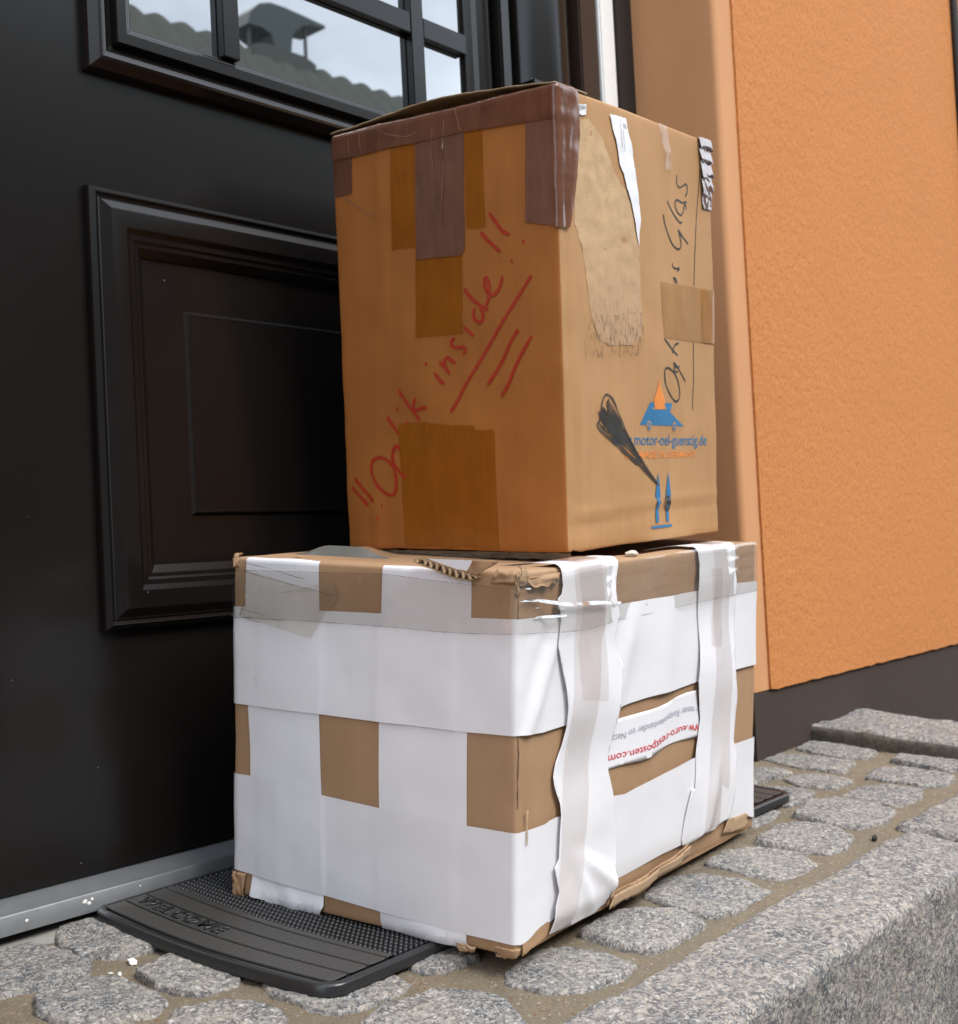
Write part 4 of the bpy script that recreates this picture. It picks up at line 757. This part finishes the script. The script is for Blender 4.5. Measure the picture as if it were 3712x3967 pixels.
        x0 = min(v.co.x for v in bm.verts); x1 = max(v.co.x for v in bm.verts)
        def along(pl, u):
            ls = [math.dist(pl[i], pl[i + 1]) for i in range(len(pl) - 1)]; t = u * sum(ls)
            for i, l in enumerate(ls):
                if t <= l or i == len(ls) - 1: k = t / l; return (pl[i][0] + (pl[i + 1][0] - pl[i][0]) * k, pl[i][1] + (pl[i + 1][1] - pl[i][1]) * k)
                t -= l
        for v in bm.verts:
            u = (v.co.x - x0) / (x1 - x0); b = along(base, u); c = along(cap, u); t = v.co.y / cap_h
            v.co = Vector(((b[0] + (c[0] - b[0]) * t) * .001, (b[1] + (c[1] - b[1]) * t) * .001, 0))
        return s._finish(bm, name, mat, parent, h, hf)
def sm(a, b, x): t = max(0, min(1, (x - a) / (b - a))); return t * t * (3 - 2 * t)
def gauss(x, m, s): return math.exp(-((x - m) / s) ** 2)

# ================= the upper parcel
def bulge_t(p, n):
    L, Wd, H = DT; e = 0
    if n.y < -.5:
        e = .004 * math.sin(math.pi * p.x / L) * math.sin(math.pi * p.z / H)
        e -= .0026 * gauss(p.x, .014 + .004 * math.sin(p.z * 14), .0045) * sm(.50, .3, p.z)                # crushed fold beside the near edge
        e += .0018 * gauss(p.x, .026 + .003 * math.sin(p.z * 11), .004) * sm(.56, .3, p.z)
        e += .0022 * gauss(p.z - .045 - .03 * p.x, 0, .004) * sm(.0, .04, p.x) - .0012 * gauss(p.z - .030 - .05 * p.x, 0, .006)
    elif n.x < -.5:
        e = .003 * math.sin(math.pi * p.y / Wd) * math.sin(math.pi * p.z / H)
        e += .0016 * gauss(p.y, Wd - .055, .005) * sm(.12, .04, p.z) - .0014 * gauss(p.y, Wd - .04, .006) * sm(.12, .03, p.z)
        e += .0011 * gauss(p.y, Wd - .085, .004) * sm(.2, .35, p.z)
    elif n.z < -.5: e = -.004
    return e * 1.0
T = Parcel(CT, DT, .0045, .0022, 11.3, bulge_t)
tl = T.C['000'].lerp(T.C['110'], .5)
up_ = thing('cardboard_box', 'brown cardboard box with red and black handwriting, stacked on top of the white-banded box', 'cardboard box', tl, 'parcels stacked before the door')
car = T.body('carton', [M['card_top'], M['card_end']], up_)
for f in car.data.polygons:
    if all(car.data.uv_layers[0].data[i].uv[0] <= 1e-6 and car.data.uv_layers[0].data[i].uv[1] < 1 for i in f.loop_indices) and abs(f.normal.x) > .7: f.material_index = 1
G = lambda k: SH[k]
# end wall tapes, from the lowest layer up
T.sheet('tan_tape', G('t_oldL'), M['tan'], up_, .0005); T.sheet('tan_tape', G('t_oldR'), M['tan'], up_, .0005); T.sheet('tan_tape', G('t_low'), M['tan'], up_, .0004)
def serr(poly, amp=1.1, step=2.2, edge=0):
    out = []
    for i, p in enumerate(poly):
        q = poly[(i + 1) % len(poly)]; out.append(p)
        if i in edge:
            n = int(math.dist(p, q) / step)
            for k in range(1, n): out.append((p[0] + (q[0] - p[0]) * k / n, p[1] + (q[1] - p[1]) * k / n + (amp if k % 2 else -amp)))
    return out
T.sheet('tan_tape', serr(G('t_block'), .9, 2.0, (0, 1, 2, 4)), M['tan'], up_, .0005)
T.strokes('handwriting', [l for l in SH['red']], M['red'], up_, .0046, .00075)
tb = [(x, z) for x, z in G('t_band')]
H_ = DT[2] * 1000
band_ = [(-DT[1] * 1000 + 1, H_ + 6)] + [(-DT[1] * 1000 + 1, H_ + 6)][:0] + [( -.5, H_ + 6)] + [p for p in tb if p[1] < H_ - 14]
def crease(X, Z): return .0010 * max(0, noise.noise(Vector((X * 16, Z * 60, 4)))) + .0006 * abs(noise.noise(Vector((X * 60, Z * 20, 1))))
def crv(X, Z): return .0009 * abs(noise.noise(Vector((X * 120, Z * 12, 4)))) + .0011 * max(gauss(X, -.188 + .02 * math.sin(Z * 22), .0016), gauss(X, -.172 + .008 * math.sin(Z * 30), .0014)) * sm(.38, .46, Z)
T.sheet('brown_tape', G('t_mid'), M['brown2'], up_, .0012, crv, .004)
T.sheet('brown_tape', G('t_left'), M['brown'], up_, .0010)
for ln in SH['wrinkles']: T.strokes('tape_wrinkle', [ln], M['wrinkle'], up_, .0011, .0026, .6, crv)
T.sheet('brown_tape', G('t_corner') + [], M['brown2'], up_, .0012, crease)
T.sheet('brown_tape', band_, M['brown'], up_, .0022, crease, .006)
# the tape folded round the near edge
cr = G('t_cornerR')
T.sheet('brown_tape', [(-6, H_ + 5), (cr[1][0], H_ + 5)] + cr[1:] + [(-6, cr[-1][1])], M['brown'], up_, .0028, lambda X, Z: .0022 * abs(noise.noise(Vector((X * 70, Z * 10, 2)))) * sm(-.003, .01, X) + crease(X, Z), .003)
# long wall: torn label patch, paper remains, tapes, print, pen
def rough_poly(poly, amp=1.0, step=3.0, seed=0):
    out = []
    for i, p in enumerate(poly):
        q = poly[(i + 1) % len(poly)]; n = max(1, int(math.dist(p, q) / step))
        for k in range(n):
            x, z = p[0] + (q[0] - p[0]) * k / n, p[1] + (q[1] - p[1]) * k / n
            out.append((x + amp * noise.noise(Vector((x * .4, z * .4, seed))), z + amp * noise.noise(Vector((x * .4, z * .4, seed + 9)))))
    return out
T.sheet('torn_patch', rough_poly(G('t_bare'), 2.0, 3, 1), M['bare'], up_, .0004, lambda X, Z: 0.0007 * noise.noise(Vector((X * 60, Z * 60, 0))), .005)
T.sheet('glue_residue', rough_poly(G('t_dirty'), 2.5, 3, 5), M['residue'], up_, .0007)
T.sheet('paper_remnant', rough_poly(G('t_sliver'), .8, 3, 3), M['paper'], up_, .0016, lambda X, Z: .0012 * abs(noise.noise(Vector((X * 30, Z * 30, 7)))))
T.sheet('label_corner', G('t_label'), M['paper'], up_, .0014)
d0 = SH['t_DH']; T.text('lettering', 'DH', [d0[0], d0[1]], [d0[3], d0[2]], M['black'], up_, .0024, 0, .0, .7)
bits = SH['t_sliver']; bx, bz = bits[2]
T.strokes('faint_print', [[(bx - 10 + k * 2, bz - 8), (bx - 8 + k * 2, bz - 14)] for k in range(4)] + [[(bx - 17, bz - 4), (bx - 15, bz - 40)], [(bx - 11, bz - 16), (bx - 9, bz - 44)]], M['black'], up_, .0007, .0030)
T.sheet('clear_tape', G('t_clear'), M['clear2'], up_, .0012, crease)
T.strokes('handwriting', SH['blk'][:7], M['black'], up_, .0024, .0005, .35); T.strokes('handwriting', SH['blk'][7:-2], M['black'], up_, .0026, .0005, .35); T.strokes('pen_underline', SH['blk'][-2:], M['black'], up_, .0017, .0005, .2)
T.sheet('tan_tape', G('t_tanR'), M['tan2'], up_, .0010, None, .006); T.sheet('tan_tape', G('t_tanR2'), M['tan3'], up_, .0014)
L1 = DT[0] * 1000; br = G('t_brownR')
T.sheet('brown_tape', [(br[0][0], H_ + 4), (L1 - .2, H_ + 4), (L1 - .2, br[3][1]), br[4], br[5], br[6], br[7]], M['brown_shiny'], up_, .0016, lambda X, Z: .0012 * abs(noise.noise(Vector((X * 90, Z * 70, 3)))) + .0042 * (1 - ((Z + .010 * noise.noise(Vector((X * 45, Z * 30, 0)))) / .021) % 1) * sm(.46, .50, Z), .0015)
T.sheet('printed_logo', G('t_car'), M['blue'], up_, .0004); T.sheet('printed_logo', G('t_slot'), M['card_top'], up_, .00055); T.sheet('printed_logo', G('t_drop'), M['orange'], up_, .0007)
def ring(c, r0, r1, sx=.92, n=28):
    a = [(c[0] + r1 * sx * math.cos(R(360 * k / n)), c[1] + r1 * math.sin(R(360 * k / n))) for k in range(n)]
    return a
for c in SH['t_wheels']:
    T.sheet('printed_logo', ring(c, 0, 6.6), M['card_top'], up_, .00055, None, .02); T.sheet('printed_logo', ring((c[0], c[1] - .6), 0, 4.9), M['blue'], up_, .0007, None, .02); T.sheet('printed_logo', ring((c[0], c[1] - .4), 0, 2.1), M['card_top'], up_, .00085, None, .02)
q = SH['t_txt1']; T.text('printed_lettering', 'www.motor-oel-guenstig.de', [q[0], q[1]], [q[3], q[2]], M['blue'], up_, .0005, 0, .006, .66)
q = SH['t_txt2']; T.text('printed_lettering', 'OIL MADE IN GERMANY', [q[0], q[1]], [q[3], q[2]], M['orange'], up_, .0005, .22, .018, .70, None, 1.08)
for k in ('t_arrow1', 't_arrow2', 't_bar'): T.sheet('printed_arrow', G(k), M['blue'], up_, .0011, None, .004)
T.sheet('crayon_scribble', rough_poly(G('t_scribble'), .9, 2, 4), M['scrib'], up_, .0009, None, .006)
T.strokes('crayon_scribble', SH['scr'], M['dark'], up_, .0022, .0012, .4)
bl = SH['t_blob']; T.strokes('crayon_scribble', [bl, [(x + .6, z + 1) for x, z in bl[::-1]], [(bl[4][0], bl[4][1]), (bl[8][0], bl[8][1] + 4), (bl[3][0] + 3, bl[3][1]), (bl[0][0], bl[0][1])]], M['dark'], up_, .0024, .0018)
# flap of the lid standing up a little along the end wall
bm = bmesh.new(); uvl = bm.loops.layers.uv.new('UVMap'); Wt = DT[1]
def lid(u, v):
    y = Wt * (1 - u); lift = .0125 * gauss(u, .50, .33) * (1 - .25 * v) - .0125 * gauss(0, .5, .33) * (1 - u) * .5 + .0012 * noise.noise(Vector((u * 14, v * 6, 0)))
    if u > .93: lift *= 1 - sm(.93, 1, u)
    x = -.001 + .0015 * noise.noise(Vector((u * 40, 0, 3))) * (v == 0) + v * .07
    return T.tri(Vector((x, y, DT[2] + .0022 + max(0, lift) * (1 - sm(.6, 1, v)) - .0018 * sm(.85, 1, u))))
gv = grid(bm, 90, 16, lid)
for f in bm.faces:
    for lp in f.loops: lp[uvl].uv = (lp.vert.co.x, lp.vert.co.y)
o = obj('lid_flap', bm, M['edge_board'], up_); m_ = o.modifiers.new('thickness', 'SOLIDIFY'); m_.thickness = .002; m_.offset = 1
# crumpled film along the foot of the box
bm = bmesh.new(); uvl = bm.loops.layers.uv.new('UVMap')
def film(u, v):
    X = -Wt * .985 + (Wt * .985 + .03) * u; e = noise.noise(Vector((u * 30, v * 3, 0))) * .0022
    p = T.chart(X, -.0005 - .0085 * v + .001 * noise.noise(Vector((u * 22, v, 5))), -.0035 - .003 * v + e); return p
def film(u, v):
    y = Wt * .985 * (1 - u); e = noise.noise(Vector((u * 34, v * 3, 0))) * .002
    return T.tri(Vector((.0035 + .004 * v + e, y, -.0003 - .0085 * v + .0012 * noise.noise(Vector((u * 22, v, 5))))))
grid(bm, 160, 5, film)
for f in bm.faces:
    for lp in f.loops: lp[uvl].uv = (lp.vert.co.y, lp.vert.co.z)
obj('crumpled_film', bm, M['dusty_film'], up_)

# ================= the lower parcel
def bulge_b(p, n):
    L, Wd, H = DB; e = 0
    if n.y < -.5:
        e = .004 * math.sin(math.pi * p.x / L) * math.sin(math.pi * p.z / H) - .005 * gauss(p.x, .33, .22) * sm(.05, 0, p.z)
    elif n.x < -.5:
        e = .005 * math.sin(math.pi * p.y / Wd) * math.sin(math.pi * p.z / H)
    elif n.z > .5: e = -.009 * sm(.02, .12, p.x) * sm(.02, .09, p.y) * sm(.0, .06, Wd - p.y) * sm(0, .08, L - p.x)
    return e
B = Parcel(CB, DB, .005, .0016, 3.7, bulge_b)
bl_ = B.C['000'].lerp(B.C['110'], .5)
lo = thing('cardboard_box', 'large cardboard box criss-crossed with white paper bands, standing on the doormat under the other box', 'cardboard box', bl_, 'parcels stacked before the door')
B.body('carton', M['card'], lo)
wr = lambda X, Z: .0014 * noise.noise(Vector((X * 9, Z * 5, 1))) + .0014
def wr1(X, Z):       # upper band: slack folds on the long wall
    if X < 0: return .0006 + under(X) + .0009 * gauss(X + .12 * (Z - .25), -.17, .03)
    e = .0006 + sm(.0, .05, X) * .0018 * (1 + noise.noise(Vector((X * 8, Z * 6, 3))))
    e += .0034 * gauss(X - .55 * (Z - .30), .052, .010) * sm(.40, .30, Z) * sm(.17, .25, Z) - .002 * gauss(X - .55 * (Z - .30), .030, .008)
    e += .0045 * gauss(X - .42 * (Z - .28), .215, .020) * sm(.38, .30, Z)
    e += .0035 * gauss(X - .1 * (Z - .28), .33, .03) * sm(.16, .25, Z)
    return max(e, .0003)
def under(X): return .0006 * (sm(-.3665, -.3650, X) * sm(-.2585, -.2600, X) + sm(-.1830, -.1815, X) * sm(-.0745, -.0760, X))
def wr2(X, Z):
    if X < 0: return .0005 + under(X) + .0004 * gauss(X, -.33, .01)
    return .0005 + sm(0, .03, X) * (.002 + .0020 * noise.noise(Vector((X * 7, Z * 6, 8)))) + .003 * gauss(X, .42, .02) * sm(.2, .1, Z) + .002 * gauss(Z - .17 - .1 * X, 0, .02)
B.sheet('paper_band', G('b_V1'), M['paper'], lo, .0005, lambda X, Z: .0003 + .004 * sm(.03, 0, Z) * (1 + noise.noise(Vector((X * 50, 0, 0)))))
B.sheet('paper_band', G('b_V2'), M['paper'], lo, .0005, lambda X, Z: .0003 + .003 * gauss(X + .11, 0, .05) * sm(.03, 0, Z))
B.sheet('paper_band', G('b_H1'), M['paper2'], lo, .0011, wr1, .006)
B.sheet('paper_band', G('b_H2'), M['paper2'], lo, .0011, wr2, .006)
# seam of a second sheet end on the lower band
# printed strip, wavy
def wtx(X, Z): return .0016 + .0013 * math.sin(X * 34 - 1.2) * sm(.12, .2, X)
B.sheet('printed_band', G('b_text'), M['paper'], lo, .001, wtx, .006, thick=.0002)
B.text('printed_lettering', 'www.euro-restposten.com', SH['b_baseR'], SH['b_capR'], M['redp'], lo, .0016, 0, .004, .74, wtx)
B.text('printed_lettering', 'Ihr neuer Restpostenhändler im Netz!', SH['b_baseG'], SH['b_capG'], M['greyp'], lo, .0016, .12, 0, .74, wtx)
# two loose upright bands
Hb = DB[2]
def w3(X, Z):
    top = sm(Hb + .002, Hb - .05, Z)
    e = .0018 + top * (.002 + .0014 * math.sin(Z * 52 + 1.0 + 3 * X) + .0022 * math.sin(Z * 23 + 8 * X) + .0015 * noise.noise(Vector((X * 18, Z * 14, 2))))
    e += .006 * gauss(Z - .075 + (X - .13) * .7, 0, .012) * sm(.10, .05, Z + 0) + .004 * gauss(X - .125 + .55 * (Z - .05), 0, .010) * sm(.09, .05, Z)
    return max(.0015, e * sm(-.004, .03, Z) + .0015)
def w4(X, Z):
    top = sm(Hb + .002, Hb - .05, Z)
    e = .0018 + top * (.002 + .0015 * math.sin(Z * 44 + 2.6 + 2 * X) + .0015 * noise.noise(Vector((X * 16, Z * 12, 6))))
    e += .004 * gauss(X - .47 - .3 * (Z - .1), 0, .015) * sm(.14, .08, Z)
    return max(.0015, e * sm(-.004, .04, Z) + .0015)
def over_top(poly, x0, x1, d): # add the part that folds over onto the lid
    return poly
v3, v4 = G('b_V3'), G('b_V4')
def wide_top(poly, depth):
    zmax = Hb * 1000
    pts = [p for p in poly if p[1] < zmax - 6]; a, b = pts[0], pts[-1]
    return [(a[0] - 5, zmax + depth), (a[0] - 2, zmax)] + pts + [(b[0] + 1, zmax), (b[0] - 1, zmax + depth)]
B.sheet('paper_band', wide_top(v3, 75), M['paper'], lo, .0012, w3, .005, thick=.0002); B.sheet('paper_band', wide_top(v4, 75), M['paper'], lo, .0012, w4, .005, thick=.0002)
ctop = lambda poly, d: [(x, z if z < Hb * 1000 - 8 else Hb * 1000 + d) for x, z in poly]
B.sheet('clear_tape', ctop(G('b_t3'), 60), M['clear2'], lo, .0018, w3, .005); B.sheet('clear_tape', ctop(G('b_t3b'), 40), M['clear2'], lo, .0024, lambda X, Z: w3(X, Z) + .0005 * abs(noise.noise(Vector((X * 140, Z * 20, 0)))), .004)
B.sheet('clear_tape', ctop(G('b_t4'), 60), M['clear2'], lo, .0018, w4, .005); B.sheet('clear_tape', ctop(G('b_t4b'), 30), M['clear2'], lo, .0024, w4, .005)
# clear tape round the top
in3 = lambda X: sm(.035, .06, X) * sm(.20, .165, X); in4 = lambda X: sm(.33, .36, X) * sm(.56, .50, X)
def wt(X, Z):
    if X < 0: return .0022 + .0004 * noise.noise(Vector((X * 30, Z * 90, 0)))
    b = .0022 + in3(X) * (w3(X, Z) + .0008) + in4(X) * (w4(X, Z) + .0008)
    k = Z - (.362 - .02 * X)
    b += .0020 * gauss(k - .006 * math.sin(X * 40), -.004, .0035) * sm(.0, .02, X) * sm(.18, .12, X) + .0022 * gauss(k, -.030 + .05 * X, .003) * sm(.01, .03, X) * sm(.09, .06, X) + .001 * gauss(k, .02, .002) * sm(.05, .02, X)
    b += .0007 * noise.noise(Vector((X * 14, Z * 110, 2)))
    return b
B.sheet('clear_tape', G('b_tape'), M['clear'], lo, .0016, wt, .003)
for gl in SH['glare']:  # added slivers outlined as glare streaks, tilted up to mirror the sky
    zm = sum(z for x, z in gl) / len(gl) * .001
    B.sheet('glare_sliver', gl, M['glint'], lo, .0032, lambda X, Z: (in3(X) * (w3(X, Z) + .0008)) + .0022 - .9 * (Z - (.001 * (gl[0][1] + (gl[len(gl) // 2][1] - gl[0][1]) * min(1, max(0, (X * 1000 - gl[0][0]) / (gl[len(gl) // 2][0] - gl[0][0] + .01)))))), .0015)
B.sheet('dusty_tape', G('b_dirty'), M['dirty'], lo, .0048, lambda X, Z: .0018 * abs(noise.noise(Vector((X * 28, Z * 28, 2)))), .004)
B.sheet('dusty_tape', G('b_dirty2'), M['dirty'], lo, .0062, None, .006)
B.strokes('tape_edge_grime', SH['grime'], M['grime'], lo, .00065, .0066, .6)
B.strokes('tape_edge_grime', SH['edgel'], M['grime'], lo, .0004, .0044, .8, lambda X, Z: 0 if X < 0 else wt(X, Z) - .002)
# torn front edge with the corrugation showing
tp = [(x * .001, z * .001) for x, z in SH['tearlow']]; tq = [(x * .001, z * .001) for x, z in SH['tearup']]
def pl(P, u):
    ls = [math.dist(P[i], P[i + 1]) for i in range(len(P) - 1)]; t = u * sum(ls)
    for i, l in enumerate(ls):
        if t <= l or i == len(ls) - 1: k = t / l; return (P[i][0] + (P[i + 1][0] - P[i][0]) * k, P[i][1] + (P[i + 1][1] - P[i][1]) * k)
        t -= l
bm = bmesh.new(); n = 220; uvl = bm.loops.layers.uv.new('UVMap')
def strip(fa, fb):
    va = [bm.verts.new(B.front(*fa(k / n))) for k in range(n + 1)]; vb = [bm.verts.new(B.front(*fb(k / n))) for k in range(n + 1)]
    for k in range(n): bm.faces.new((va[k], va[k + 1], vb[k + 1], vb[k]))
def mixp(u, t, h): a, b = pl(tp, u), pl(tq, u); return (a[0] + (b[0] - a[0]) * t, a[1] + (b[1] - a[1]) * t, h)
rz = lambda u: .0007 * noise.noise(Vector((u * 90, 0, 0)))
strip(lambda u: mixp(u, 0, .0055 + rz(u)), lambda u: mixp(u, .10, .0058 + rz(u + 3)))                   # outer liner edge
strip(lambda u: mixp(u, -.06, .001), lambda u: mixp(u, 0, .0055 + rz(u)))
strip(lambda u: mixp(u, .88 + 60 * rz(u + 1), .0045), lambda u: mixp(u, 1.0 + 80 * rz(u), .0052))     # inner liner edge
def wav(u): return .5 + .42 * math.sin(u * 2 * math.pi * 10 + 2 * noise.noise(Vector((u * 9, 0, 0))))
strip(lambda u: mixp(u, wav(u) - .055, .0058), lambda u: mixp(u, wav(u) + .055, .0058))
strip(lambda u: mixp(u, wav(u), .0058), lambda u: mixp(u, wav(u), .0012))
bmesh.ops.recalc_face_normals(bm, faces=bm.faces)
o = obj('torn_corrugation', bm, M['card_edge'], lo, smooth=False); m_ = o.modifiers.new('thickness', 'SOLIDIFY'); m_.thickness = .0004
B.sheet('torn_corrugation', SH['tearback'], M['tear_dark'], lo, .0012, None, .01, flat=True)
B.sheet('folded_board', SH['tearflap'], M['card'], lo, .0050, lambda X, Z: .003 * noise.noise(Vector((X * 60, Z * 60, 0))), .004, thick=.0006, flat=True)
B.sheet('paper_band', SH['tearpaper'], M['paper'], lo, .0042, None, .006, flat=True)
# crushed near top corner, ragged bits
def rag(name, X, Z, w_, hgt, seed, out=.006, mat=None, amp=3.0, lean=0):
    bm = bmesh.new(); uvl = bm.loops.layers.uv.new('UVMap')
    def f(u, v):
        x = X + w_ * (u - .5) * (1 - .35 * v) + lean * v; z = Z + hgt * v * (1 + .35 * noise.noise(Vector((u * 5, seed, 1))))
        return B.chart(x, z, .002 + out * v + .003 * noise.noise(Vector((u * amp, v * amp, seed))))
    grid(bm, 14, 10, f)
    for fc in bm.faces:
        for lp in fc.loops: lp[uvl].uv = (lp.vert.co.y, lp.vert.co.z)
    o = obj(name, bm, mat or M['card'], lo); m_ = o.modifiers.new('thickness', 'SOLIDIFY'); m_.thickness = .0012
rag('crushed_corner', -.012, Hb - .012, .036, .014, 2.2, .001); rag('crushed_corner', .010, Hb - .015, .016, .016, 5.1, .004, M['card_edge']); rag('crushed_corner', .045, Hb - .006, .07, -.012, 7.7, .003)
rag('crushed_corner', -DB[1] + .004, Hb - .012, .010, .020, 9.1, .002); rag('crushed_corner', .001, Hb - .024, .005, .022, 8.8, .003, M['card_edge'])
rag('torn_scrap', -.010, .010, .030, -.022, 1.1, -.004, M['card']); rag('torn_scrap', -.018, .000, .012, -.026, 3.3, -.001, M['card_edge'], 5, -.006); rag('torn_scrap', -.062, .004, .026, -.008, 6.1, .003, M['card_edge'])
rag('torn_scrap', -DB[1] + .012, .028, .022, -.030, 4.1, .003, M['card'], 4)
B.sheet('torn_scrap', rough_poly(G('b_tornR'), 1.5, 3, 2), M['card_edge'], lo, .0042, None, .006, thick=.0008)
# bent out bottom flap, several liners
fl = G('b_flap')
for k, (hh, dz) in enumerate(((.0018, 0), (.0075, -2.5), (.0115, -5))):
    pts = fl if k == 0 else [(x, z + dz * (.4 + .6 * (i > 6))) for i, (x, z) in enumerate(fl) if i > 5]
    n_ = len(fl); lowr = fl[6:]
    if k == 0: B.sheet('bottom_flap', rough_poly(fl, .8, 4, k), M['card'], lo, hh, lambda X, Z: .002 * noise.noise(Vector((X * 25, Z * 25, 0))), .006)
    else:
        upr = [(x, z + 11 - 2 * k) for x, z in lowr]
        B.sheet('bottom_flap', rough_poly([(x, z + dz) for x, z in lowr] + upr[::-1], .9, 4, k), M['card'] if k == 1 else M['card_edge'], lo, hh, lambda X, Z: .003 * noise.noise(Vector((X * 18, Z * 18, 5))), .006, thick=.0012)
B.sheet('bottom_flap', rough_poly(G('b_botc'), .8, 3, 7), M['card'], lo, .0030, lambda X, Z: .002 * noise.noise(Vector((X * 40, Z * 40, 5))), .005)
# vertical split along the near edge
B.strokes('edge_split', [[(2.4 + 1.1 * noise.noise(Vector((z * .1, 0, 0))), z) for z in range(158, 252, 3)]], M['gap'], lo, .0007, .0009, .8); B.strokes('edge_split', [[(2.6 + noise.noise(Vector((z * .2, 3, 0))), z) for z in range(357, 392, 3)]], M['gap'], lo, .0007, .0009, .8)
B.strokes('edge_split', [[(14 + .02 * (z - 100), z) for z in range(118, 158, 4)]], M['inner'], lo, .0024, .0042, .9)
# paper tongue behind, sticking up over the lid
bm = bmesh.new(); uvl = bm.loops.layers.uv.new('UVMap'); DBx, DBy, DBz = DB
def tong(u, v):
    prof = sm(0, .35, u) * sm(1.0, .62, u)
    return B.tri(Vector((.062 + .01 * v, DBy * (.905 - .36 * u), DBz + .001 + (.011 * prof + .001) * v)))
grid(bm, 24, 6, tong)
for f in bm.faces:
    for lp in f.loops: lp[uvl].uv = (lp.vert.co.y, lp.vert.co.z)
o = obj('paper_tongue', bm, M['film_grey'], lo)
# debris between the boxes: a crumb of foam
bm = bmesh.new(); bmesh.ops.create_icosphere(bm, subdivisions=3, radius=1)
cpos = B.chart(.262, Hb + .008, .003)
for v in bm.verts: v.co = cpos + Vector((v.co.x * .011, v.co.y * .006, v.co.z * .0042)) * (1 + .22 * noise.noise(v.co * 1.7))
tag(obj('foam_scrap', bm, M['foam'], origin=cpos), 'pale crumpled scrap wedged between the two stacked boxes on the long side', 'scrap')

# ================= across the street: seen in the door glass
oh = thing('opposite_house', 'tiled house with a cowled chimney across the street, mirrored in the door glass', 'house', Vector((6, -7, -.7)) + UP)
bm = bmesh.new(); add_box(bm, Vector((-8, -10, -.75)) + UP, Vector((26, -4.45, 2.45)) + UP); obj('wall', bm, M['facade2'], oh, smooth=False)
bm = bmesh.new()
rows = 22; nx = 700
y0, z0, y1, z1 = -4.2, 2.30, -7.0, 5.13
rings = []
for r in range(rows):
    for q_, dz in ((0, .07), (.95, 0.0)):
        t = (r + q_) / rows
        rings.append([Vector((-8 + 34 * k / nx, y0 + (y1 - y0) * t, z0 + (z1 - z0) * t + dz + .06 * abs(math.sin(k * math.pi / 6)) * (1 if t < .97 else .3) )) + UP for k in range(nx + 1)])
rings.append([v + Vector((0, -2.9, -2.9)) for v in rings[-1]])
loft(bm, rings); rf = obj('roof', bm, M['tile'], oh)
bm = bmesh.new()
def prism(bm, pts, ya, yb):
    r_ = loft(bm, [[Vector((x, y, z)) + UP for x, z in pts] for y in (ya, yb)], True); bm.faces.new(r_[0]); bm.faces.new(r_[1][::-1])
prism(bm, [(7.80, 4.3), (8.66, 4.3), (8.64, 5.14), (8.50, 5.19), (7.98, 5.19), (7.82, 5.14)], -7.35, -6.85)
prism(bm, [(7.86, 5.14), (7.885, 5.14), (7.885, 5.42), (7.86, 5.42)], -7.0, -6.97); prism(bm, [(8.61, 5.14), (8.635, 5.14), (8.635, 5.60), (8.61, 5.60)], -7.0, -6.97)
obj('chimney', bm, M['chim'], rf, smooth=False)
bm = bmesh.new()
prism(bm, [(7.80, 5.36), (7.84, 5.50), (7.96, 5.61), (8.10, 5.66), (8.30, 5.665), (8.55, 5.65), (8.84, 5.63), (8.84, 5.60), (8.62, 5.58), (8.48, 5.52), (8.38, 5.40), (8.35, 5.18), (8.15, 5.18), (8.10, 5.33), (7.98, 5.37)], -7.3, -6.9)
obj('chimney_cowl', bm, M['zinc'], rf, smooth=False)
# welcome lettering stands on the second band
def letters():
    cu = bpy.data.curves.new('t', 'FONT'); cu.body = 'WELCOME'; cu.size = 1; cu.offset = .004; cu.extrude = 0; cu.space_character = 1.12; cu.resolution_u = 4
    to = bpy.data.objects.new('t', cu); COL.objects.link(to); dg = bpy.context.evaluated_depsgraph_get(); dg.update()
    me = bpy.data.meshes.new_from_object(to.evaluated_get(dg)); bm = bmesh.new(); bm.from_mesh(me)
    bpy.data.objects.remove(to); bpy.data.curves.remove(cu); bpy.data.meshes.remove(me)
    bmesh.ops.remove_doubles(bm, verts=bm.verts, dist=.0005)
    x0 = min(v.co.x for v in bm.verts); x1 = max(v.co.x for v in bm.verts)
    r = bmesh.ops.extrude_face_region(bm, geom=bm.faces[:]); top = {v for v in r['geom'] if isinstance(v, bmesh.types.BMVert)}
    ax, bx2 = MX0 + bands[1][0] + .004, MX0 + bands[1][1] - .004
    for v in bm.verts:
        y = 1.274 + (1.112 - 1.274) * (v.co.x - x0) / (x1 - x0); x = bx2 + (ax - bx2) * (1 - v.co.y / .70)
        x = ax + (bx2 - ax) * (v.co.y / .70)
        v.co = mat_pt(x, y, ZT + (.0019 if v in top else -.0003))
    bmesh.ops.recalc_face_normals(bm, faces=bm.faces)
    return obj('lettering', bm, M['rubber'], mat, smooth=False)
letters()
